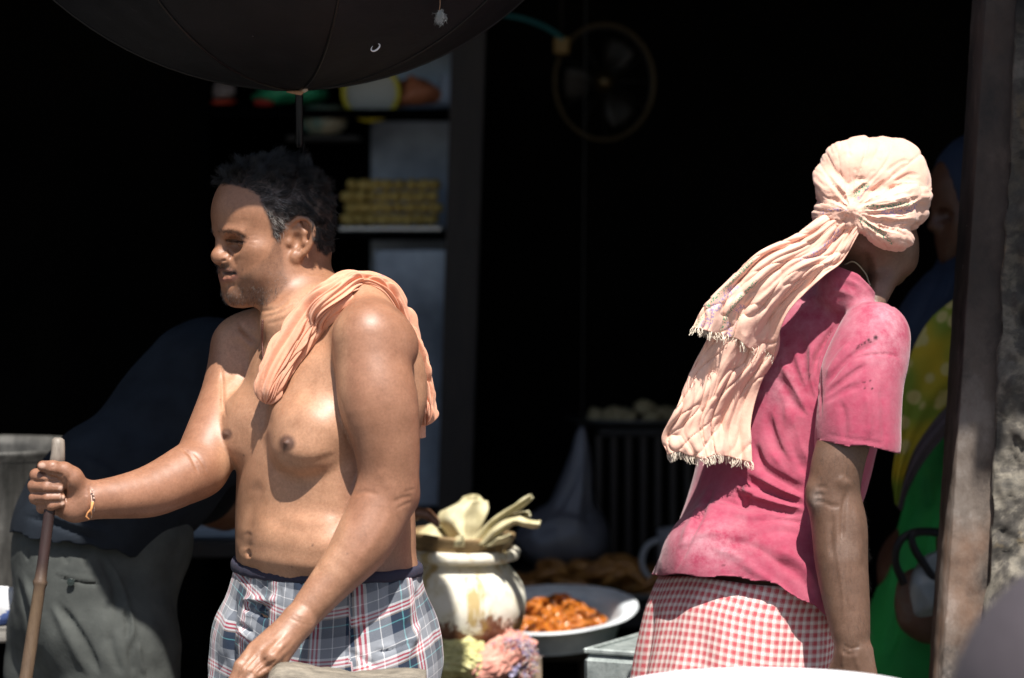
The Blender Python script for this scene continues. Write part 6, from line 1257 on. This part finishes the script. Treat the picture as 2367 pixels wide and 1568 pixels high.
    bgm = Mat('brown_bag_leather', .5); co = bgm.coord('Object'); bgm.color(bgm.ramp(bgm.noise(12, 5, .6, co), [(.3, (.05, .03, .022)), (.6, (.16, .085, .055)), (.75, (.20, .17, .14))])); bgm.bump(bgm.noise(30, 5, .6, co), .5, .004)
    hb = empty('handbag', tuple(ct), 'soft brown and grey handbag with dark looped handles held by the woman', 'handbag'); mesh('bag_body', noisy(BV, .006, 24), BQ, bgm.m, hb); dkm = Mat('dark_strap', .5, (.012, .012, .014)).m
    mesh('handle', *tube(spline(A3((2090, 1350, .805), (2070, 1300, .80), (2078, 1255, .80), (2110, 1232, .81), (2160, 1230, .82), (2200, 1240, .83)), 30), .0075, 8), dkm, hb); mesh('handle', *tube(spline(A3((2180, 1370, .80), (2140, 1310, .80), (2112, 1265, .80), (2112, 1235, .805), (2160, 1232, .815), (2205, 1250, .825)), 30), .007, 8), dkm, hb)
    pw = Mat('clear_plastic', .3, (.34, .40, .42)).m; w2 = Clay(axis(ct[0] - .06, ct[0] + .16, .005), axis(.76, .96, .005), axis(ct[2] - .06, ct[2] + .20, .005)); w2.limb([at(2190, 1280, .85), at(2165, 1330, .835), at(2150, 1380, .83)], [.012, .035, .045], .02); PV, PQ = w2.skin(1); put('plastic_carrier', (noisy(PV, .008, 40), PQ), pw, 'pale crumpled plastic carrier hanging from the woman\'s hand over the handbag', 'plastic bag')
# ================================================================== dim things inside the shop
def shop_things():
    steel = Mat('blue_grey_steel', .38, (.30, .34, .40), Metallic=.3); co = steel.coord('Object'); steel.color(steel.ramp(steel.noise(4, 5, .6, co), [(.3, (.07, .09, .13)), (.7, (.42, .50, .62))])); stl = steel.m
    y = 2.30; L = at(470, 0, y)[0]; Rr = at(1052, 0, y)[0]; zt, zs1, zs2, zb = at(0, 60, y)[2], at(0, 252, y)[2], at(0, 535, y)[2], at(0, 1180, y)[2]
    root = empty('steel_cupboard', ((L + Rr) / 2, y + .2, .12), 'blue grey steel cupboard with open shelves at the back of the shop', 'cupboard')
    M1 = at(838, 0, y)[0]
    shade_steel = Mat('shaded_steel', 1.0, (.002, .002, .0022), Specular_IOR_Level=0.0).m  # near-black copy of the steel, deep shade put into its colour
    for x0_, x1_, mt in ((L, M1 - .002, shade_steel), (M1, Rr, stl)): mesh('back_panel', *box(((x0_ + x1_) / 2, y + .40, (zt + .12) / 2), (x1_ - x0_, .02, zt - .12), .002), mt, root, False)
    for x in (L, Rr): mesh('side_panel', *box((x, y + .2, (zt + .12) / 2), (.022, .38, zt - .12), .002), shade_steel if x == L else stl, root, False)
    for z in (zs1, zs2, zb, .35, zt): mesh('shelf', *box(((L + Rr) / 2, y + .195, z - .010), (Rr - L - .024, .37, .020), .002), shade_steel, root, False)
    mesh('door', *box(((M1 + Rr) / 2 + .01, y + .0, (zs2 - .03 + zb) / 2), (Rr - M1 - .03, .014, zs2 - .03 - zb - .02), .003), stl, root, False)
    hx = M1 + .04; mesh('door_handle', *tube([(hx, y - .01, zs2 - .32), (hx, y - .025, zs2 - .31), (hx, y - .025, zs2 - .22), (hx, y - .01, zs2 - .21)], .005, 8), stl, root)
    # stacked yellow sweets on a steel tray
    trm = Mat('bright_steel_tray', .25, (.7, .72, .75), Metallic=.7).m; x0, x1 = at(790, 0, y)[0], at(1012, 0, y)[0]
    put('steel_tray', box(((x0 + x1) / 2, y + .10, zs2 + .006), (x1 - x0 + .02, .19, .012), .004), trm, 'bright steel tray under the stacked yellow sweets', 'tray', smooth=False)
    lm = Mat('yellow_sweet', .7); co = lm.coord('Object'); lm.color(lm.ramp(lm.noise(60, 4, .6, co), [(.3, (.34, .22, .05)), (.7, (.62, .46, .14))])); lm.bump(lm.noise(120, 3, .6, co), .6, .004)
    pr = [(.0001, -.0125), (.012, -.0115), (.0185, -.004), (.0185, .004), (.012, .0115), (.0001, .0125)]; first = None; nx = 8; dx = (x1 - x0) / nx; g = np.random.default_rng(3)
    for r in range(4):
        for i in range(nx):
            if first is None: first = mesh('yellow_sweet', *lathe(pr, 16), lm.m); o = first
            else: o = first.copy(); COL.objects.link(o)
            o.location = (x0 + dx * (i + .5 + (.22 if r % 2 else -.1)) , y + .055 + .012 * (r % 2), zs2 + .026 + r * .0255); o.rotation_euler = (g.uniform(-.15, .15), g.uniform(-.15, .15), g.uniform(0, 6)); s = g.uniform(.95, 1.05); o.scale = (s * dx / .037, 1, s)
            tag(o, 'round yellow sweet in the stack on the cupboard shelf', 'sweet', 'yellow sweets stacked on the shelf')
    def blob(name, px, py, rx, ry, col, label, cat, yy=y + .12, rough=.5, seed=1, amp=.012):
        k = sz(1, yy); V, F = lathe([(max(math.sin(t), .001), -math.cos(t)) for t in np.linspace(0, math.pi, 22)], 30); V = V * np.array([rx * k, min(rx * k, .10), ry * k]); V = noisy(V, amp, 22, seed)
        V[:, 2] = np.maximum(V[:, 2], -ry * k * .86); o = put(name, (V, F), Mat(name, rough, col).m, label, cat); o.location = tuple(at(px, py, yy)); return o
    blob('packet', 512, 212, 34, 26, (.45, .35, .32), 'white and red packet at the left of the top shelf', 'packet', seed=2); blob('red_packet', 515, 236, 34, 9, (.45, .05, .02), 'flat red packet under the white one on the top shelf', 'packet', yy=y + .06, seed=3, amp=.004)
    blob('green_bag', 668, 216, 92, 30, (.03, .30, .14), 'green plastic bag on the top shelf behind the ferrule', 'bag', seed=4); blob('red_packet', 612, 238, 24, 10, (.40, .03, .02), 'little red packet left of the green bag', 'packet', yy=y + .06, seed=9, amp=.004)
    blob('orange_bag', 958, 218, 62, 36, (.50, .17, .08), 'crumpled orange bag near the right of the top shelf', 'bag', seed=5, amp=.02); blob('pale_bag', 1030, 212, 32, 44, (.38, .44, .55), 'pale blue plastic bag at the right end of the top shelf', 'bag', seed=6, amp=.02)
    p = at(858, 214, y + .07); k = sz(1, y); ym = Mat('yellow_rim', .4, (.62, .52, .02)).m; wm = Mat('grey_plate', .4, (.40, .40, .36)).m
    V, F = lathe([(.0001, 0), (.052, .002), (.060, .008)], 36); pl = np.stack([V[:, 0], V[:, 2] * -1, V[:, 1]], 1); o = put('round_plate', (pl + p, F), wm, 'round plate with yellow rim standing on the top shelf', 'plate'); t = np.linspace(0, 6.283, 40); mesh('rim', *tube(np.stack([p[0] + .061 * np.cos(t), np.full(40, p[1] - .008), p[2] + .061 * np.sin(t)], 1), .006, 8, False), ym, o)
    pm = Mat('glazed_jar', .5); co = pm.coord('Object'); pm.color(pm.ramp(pm.noise(16, 4, .6, co), [(.4, (.04, .14, .12)), (.6, (.32, .27, .18))])); q = at(748, 312, y + .08)
    o = put('jar', lathe([(.0001, 0), (.035, 0), (.052, .018), (.054, .038), (.044, .060), (.030, .066), (.0001, .067)], 32), pm.m, 'squat round green and tan jar hanging below the top shelf', 'jar'); o.location = tuple(q); z0 = q[2]
    put('small_shelf', box((q[0], q[1] + .05, z0 - .008), (.16, .2, .012), .002), Mat('dark_board', .8, (.02, .018, .016)).m, 'dark little shelf under the squat jar', 'shelf', smooth=False)
    # wooden jamb
    jm = wood_mat('dark_jamb', (.012, .009, .008), (.035, .025, .020), (8, 8, 1)); a, b = at(1084, 60, 2.1), at(1046, 1300, 2.1); a = a + (a - b) * .25; b = b + (b - a) * .4
    d = (b - a); V = []; 
    for t in np.linspace(0, 1, 12):
        c = a + d * t
        for x, yy in ((-.036, 0), (.036, 0), (.036, .08), (-.036, .08)): V.append(c + np.array([x, yy, 0]))
    V = np.array(V); V[:, 2] = np.clip(V[:, 2], .12, 2.45); put('door_jamb', (V, grid_faces(12, 4, True)), jm, 'dark wooden jamb standing beside the steel cupboard', 'jamb', smooth=False)
    # fan
    br = Mat('tarnished_brass', .35, (.06, .038, .012), Metallic=.6).m; dk = Mat('dark_blade', .5, (.018, .014, .01), Metallic=.2).m; fy = 2.5; c = at(1397, 190, fy); k = sz(1, fy); rr = 133 * k
    fan = empty('wall_fan', tuple(c), 'old brass ringed fan on the dark back wall', 'fan'); t = np.linspace(0, 6.2832, 64)
    for q, (dr, dy) in enumerate(((1, 0), (.985, .09))): mesh('guard_ring', *tube(np.stack([c[0] + rr * dr * .86 * np.cos(t), np.full(64, c[1] + dy), c[2] + rr * dr * np.sin(t)], 1), .0042, 8, False), br if q == 0 else dk, fan)
    for q in range(12): a = q * math.pi / 6; mesh('guard_wire', *tube([c + np.array([.02 * math.cos(a), -.03, .02 * math.sin(a)]), c + np.array([rr * .6 * math.cos(a), -.02, rr * .65 * math.sin(a)]), c + np.array([rr * .86 * math.cos(a), 0, rr * math.sin(a)])], .0012, 5), dk, fan)
    V, F = lathe([(.0001, -.012), (.008, -.012), (.018, -.006), (.022, .004), (.022, .06), (.0001, .06)], 24); mesh('hub', np.stack([V[:, 0], V[:, 2] - .02, V[:, 1]], 1) + c, F, br, fan)
    for q in range(3):
        a0 = R(62 + 120 * q); V = []
        for i in range(10):
            r = .024 + (rr * .80 - .024) * i / 9; w_ = .25 + .35 * math.sin(i / 9 * 2.6)
            for j in range(7): a = a0 + (j / 6 - .5) * w_ * 1.5; V.append(c + np.array([r * .88 * math.cos(a), .03 + .022 * (j / 6 - .5), r * math.sin(a)]))
        thick(mesh('blade', np.array(V), grid_faces(10, 7), dk, fan), .002)
    mesh('wall_arm', *tube([c + np.array([0, .05, 0]), c + np.array([0, .5, -.03]), c + np.array([0, .89, -.03])], .014, 10), dk, fan)
    q = at(1298, 106, 2.45); bx = put('junction_box', box(q, (36 * k, .04, 38 * k), .004), Mat('yellow_brown_box', .6, (.22, .13, .03)).m, 'small yellow brown junction box beside the fan', 'junction box', smooth=False)
    put('hanging_rod', tube([q + np.array([0, .02, 0]), np.array([q[0], q[1] + .02, 2.46])], .004, 6), dk, 'thin rod holding the junction box', 'rod'); put('cable', tube(spline(A3((1310, 98, 2.44), (1270, 68, 2.42), (1215, 45, 2.40), (1120, 20, 2.38), (1000, -60, 2.40)), 30), .0055, 8), Mat('teal_cable', .5, (.01, .13, .14)).m, 'teal cable running up left from the junction box', 'cable')
    # counter at the back with trays, bag, jug
    dark = Mat('dark_counter', .8, (.016, .014, .013)).m; zc = at(0, 1405, 1.75)[2]; x0, x1 = at(1120, 0, 2)[0], at(1720, 0, 2)[0]
    ctr = empty('counter', ((x0 + x1) / 2, 2.1, .12), 'dark counter at the back with trays and bags', 'counter'); mesh('top', *box(((x0 + x1) / 2, 2.10, zc - .02), (x1 - x0, .74, .04), .004), dark, ctr, False)
    for x in (x0 + .05, x1 - .05):
        for yy in (1.80, 2.40): mesh('leg', *box((x, yy, (zc - .04 + .12) / 2), (.06, .06, zc - .16), .004), dark, ctr, False)
    bm = Mat('brown_fried_ring', .45); co = bm.coord('Object'); bm.color(bm.ramp(bm.noise(30, 4, .6, co), [(.3, (.20, .075, .018)), (.7, (.42, .20, .05))])); g = np.random.default_rng(12); shapes = []; tc = at(1392, 1392, 1.93); tc[2] = zc
    tr = put('round_tray', lathe([(.0001, .004), (.19, .004), (.205, .020), (.210, .020), (.195, 0), (.0001, 0)], 50, tc, .62), Mat('dull_tray', .45, (.12, .12, .12), Metallic=.6).m, 'dull round tray of brown fried rings on the back counter', 'tray')
    for q in range(5):
        t = np.linspace(0, 6.283, 24); r = .030 + .006 * q / 4; P = np.stack([r * np.cos(t), r * np.sin(t), .003 * np.sin(t * 3 + q)], 1); shapes.append(mesh('fried_ring', *tube(P, .0105, 8, False), bm.m))
    for q in range(40):
        o = shapes[q] if q < 5 else shapes[q % 5].copy()
        if q >= 5: COL.objects.link(o)
        r = math.sqrt(g.uniform(0, 1)); t = g.uniform(0, 6.283); o.location = (tc[0] + .155 * r * math.cos(t), tc[1] + .085 * r * math.sin(t), zc + .018 + .058 * (1 - r * r) * g.uniform(.3, 1)); o.rotation_euler = (g.uniform(-.7, .7), g.uniform(-.6, .6), g.uniform(0, 6))
        tag(o, 'brown fried ring heaped on the round tray at the back', 'sweet', 'brown fried rings on the tray')
    pl = Mat('cloudy_polythene', .35, (.13, .13, .15)); pl.b.inputs['Transmission Weight'].default_value = .15; py = 2.05
    c = Clay(axis(at(1160, 0, py)[0], at(1430, 0, py)[0], .006), axis(py - .14, py + .14, .006), axis(zc - .01, at(0, 960, py)[2], .006))
    c.el(at(1285, 1245, py), (.088, .075, .062), .03); c.limb(A3((1300, 1240, py), (1325, 1150, py), (1340, 1060, py), (1346, 990, py)), [.062, .042, .022, .006], .04); c.el(at(1360, 1250, py), (.045, .06, .06), .03); V, Q = c.skin(1); bz = Carve(noisy(V, .005, 26), Q)
    for p, w_, h in (([(1345, 1000), (1330, 1100), (1270, 1210)], 7, -.006), ([(1345, 1010), (1355, 1120), (1360, 1230)], 6, -.006), ([(1346, 1000), (1348, 1110), (1330, 1220)], 6, .006), ([(1220, 1230), (1290, 1200), (1370, 1215)], 8, .006)): bz.line(p, w_, h)
    put('polythene_bag', (bz.V, Q), pl.m, 'cloudy polythene bag tied at the neck, hanging over the back counter', 'plastic bag'); tp = at(1346, 992, py); put('string', tube([tp, np.array([tp[0] + .01, tp[1], 2.46])], .0016, 5), Mat('dark_string', .9, (.03, .028, .025)).m, 'dark string holding up the polythene bag', 'string')
    zs = at(0, 985, 2.2)[2]; x0, x1 = at(1385, 0, 2.2)[0], at(1660, 0, 2.2)[0]; sc2 = empty('iron_rack', ((x0 + x1) / 2, 2.3, zc), 'dark iron rack on the counter below the platter', 'rack')
    mesh('shelf', *box(((x0 + x1) / 2, 2.28, zs - .012), (x1 - x0, .24, .016), .002), dark, sc2, False)
    for i in range(9): x = x0 + (x1 - x0) * i / 8; mesh('bar', *box((x, 2.18, (zs - .02 + zc) / 2), (.012, .012, zs - .02 - zc), .001), Mat('rust_iron', .7, (.035, .028, .024)).m if i == 0 else bpy.data.materials['rust_iron'], sc2, False)
    pc = at(1470, 965, 2.26); pc[2] = zs - .002; put('platter', lathe([(.0001, .002), (.12, .003), (.155, .018), (.16, .018), (.125, -.001), (.0001, 0)], 40, pc, .7), Mat('black_platter', .4, (.03, .03, .03), Metallic=.5).m, 'dark platter of pale snacks on the iron rack', 'platter')
    sm = Mat('pale_snack', .7, (.30, .24, .13)).m; first = None; V, F = lathe([(.0001, -.012), (.02, -.008), (.026, 0), (.016, .012), (.0001, .02)], 12); V = noisy(V, .004, 60)
    for q in range(16):
        if first is None: first = mesh('pale_snack', V, F, sm); o = first
        else: o = first.copy(); COL.objects.link(o)
        r = math.sqrt(g.uniform(0, 1)); t = g.uniform(0, 6.283); o.location = (pc[0] + .11 * r * math.cos(t), pc[1] + .06 * r * math.sin(t), pc[2] + .016 + .035 * (1 - r) * g.uniform(.3, 1)); o.rotation_euler = (g.uniform(-.8, .8), g.uniform(-.8, .8), g.uniform(0, 6)); tag(o, 'pale lumpy snack piled on the dark platter', 'snack', 'pale snacks on the platter')
    jc = at(1585, 1260, 1.86); jc[2] = zc; jm = Mat('grey_enamel', .35, (.30, .31, .33)).m; j = put('jug', lathe([(.0001, 0), (.05, 0), (.056, .01), (.056, .13), (.060, .15), (.058, .15), (.053, .13), (.052, .01), (.0001, .008)], 36, jc), jm, 'grey enamel jug with loop handle partly hidden behind the pink shirt', 'jug')
    zz = at(0, 1205, 1.86)[2]; t = np.linspace(1.3, 5.0, 18); mesh('handle', *tube(np.stack([jc[0] - .055 + .036 * np.cos(t), np.full(18, jc[1]), zc + .085 + .042 * np.sin(t)], 1), .0065, 8), jm, j)
    # left: orange snacks on a tray between the stooping man and the shirtless man
    tx = at(520, 1236, 1.5); tb = empty('side_table', (tx[0], 1.55, .12), 'dark side table behind the stooping man', 'table'); mesh('top', *box((tx[0] + .02, 1.56, tx[2] - .02), (.40, .34, .03), .004), dark, tb, False)
    for sx in (-1, 1):
        for yy in (1.44, 1.68): mesh('leg', *box((tx[0] + .02 + .16 * sx, yy, (tx[2] - .035 + .12) / 2), (.045, .045, tx[2] - .155), .003), dark, tb, False)
    put('blue_tray', box((tx[0], 1.53, tx[2] + .008), (.17, .16, .024), .005), Mat('blue_grey_tray', .45, (.20, .26, .32)).m, 'blue grey tray of yellow snacks behind the outstretched arm', 'tray', smooth=False)
    ym2 = Mat('yellow_snack', .6, (.46, .24, .05)).m; first = None; V, F = lathe([(.0001, -.016), (.022, -.012), (.030, 0), (.020, .016), (.0001, .022)], 12); V = noisy(V, .006, 50)
    for q in range(7):
        if first is None: first = mesh('yellow_snack', V, F, ym2); o = first
        else: o = first.copy(); COL.objects.link(o)
        o.location = (tx[0] + [-.045, .01, .055, -.02, .03, .0, .05][q], 1.52 + [.0, -.02, .01, .02, .03, .0, -.03][q], tx[2] + [.03, .03, .03, .055, .055, .078, .05][q]); o.rotation_euler = (g.uniform(-.6, .6), g.uniform(-.6, .6), q); tag(o, 'lumpy yellow snack heaped on the blue grey tray', 'snack', 'yellow snacks on the blue grey tray')
    b = at(1452, 1560, 1.7); put('blue_bucket', lathe([(.0001, .12), (.075, .12), (.095, b[2] + .03), (.10, b[2] + .032), (.098, b[2] + .038), (.090, b[2] + .03), (.07, .14), (.0001, .14)], 36, (b[0], b[1], 0)), Mat('blue_plastic', .45, (.01, .10, .19)).m, 'blue plastic bucket in the shade behind the tin canister', 'bucket')
import time; _t = time.time()
def _log(*a): print('BUILD', round(time.time() - _t, 1), *a)
build_place(); pillar(); umbrella(); _log('place')
shop_things(); _log('shop')
left_things(); helper_man(); woman(); _log('people behind')
pot(); pan(); tin_can(); _log('stall')
dress_man(*man()); bench_rail(); _log('man')
person2(); near_things(); _log('done')
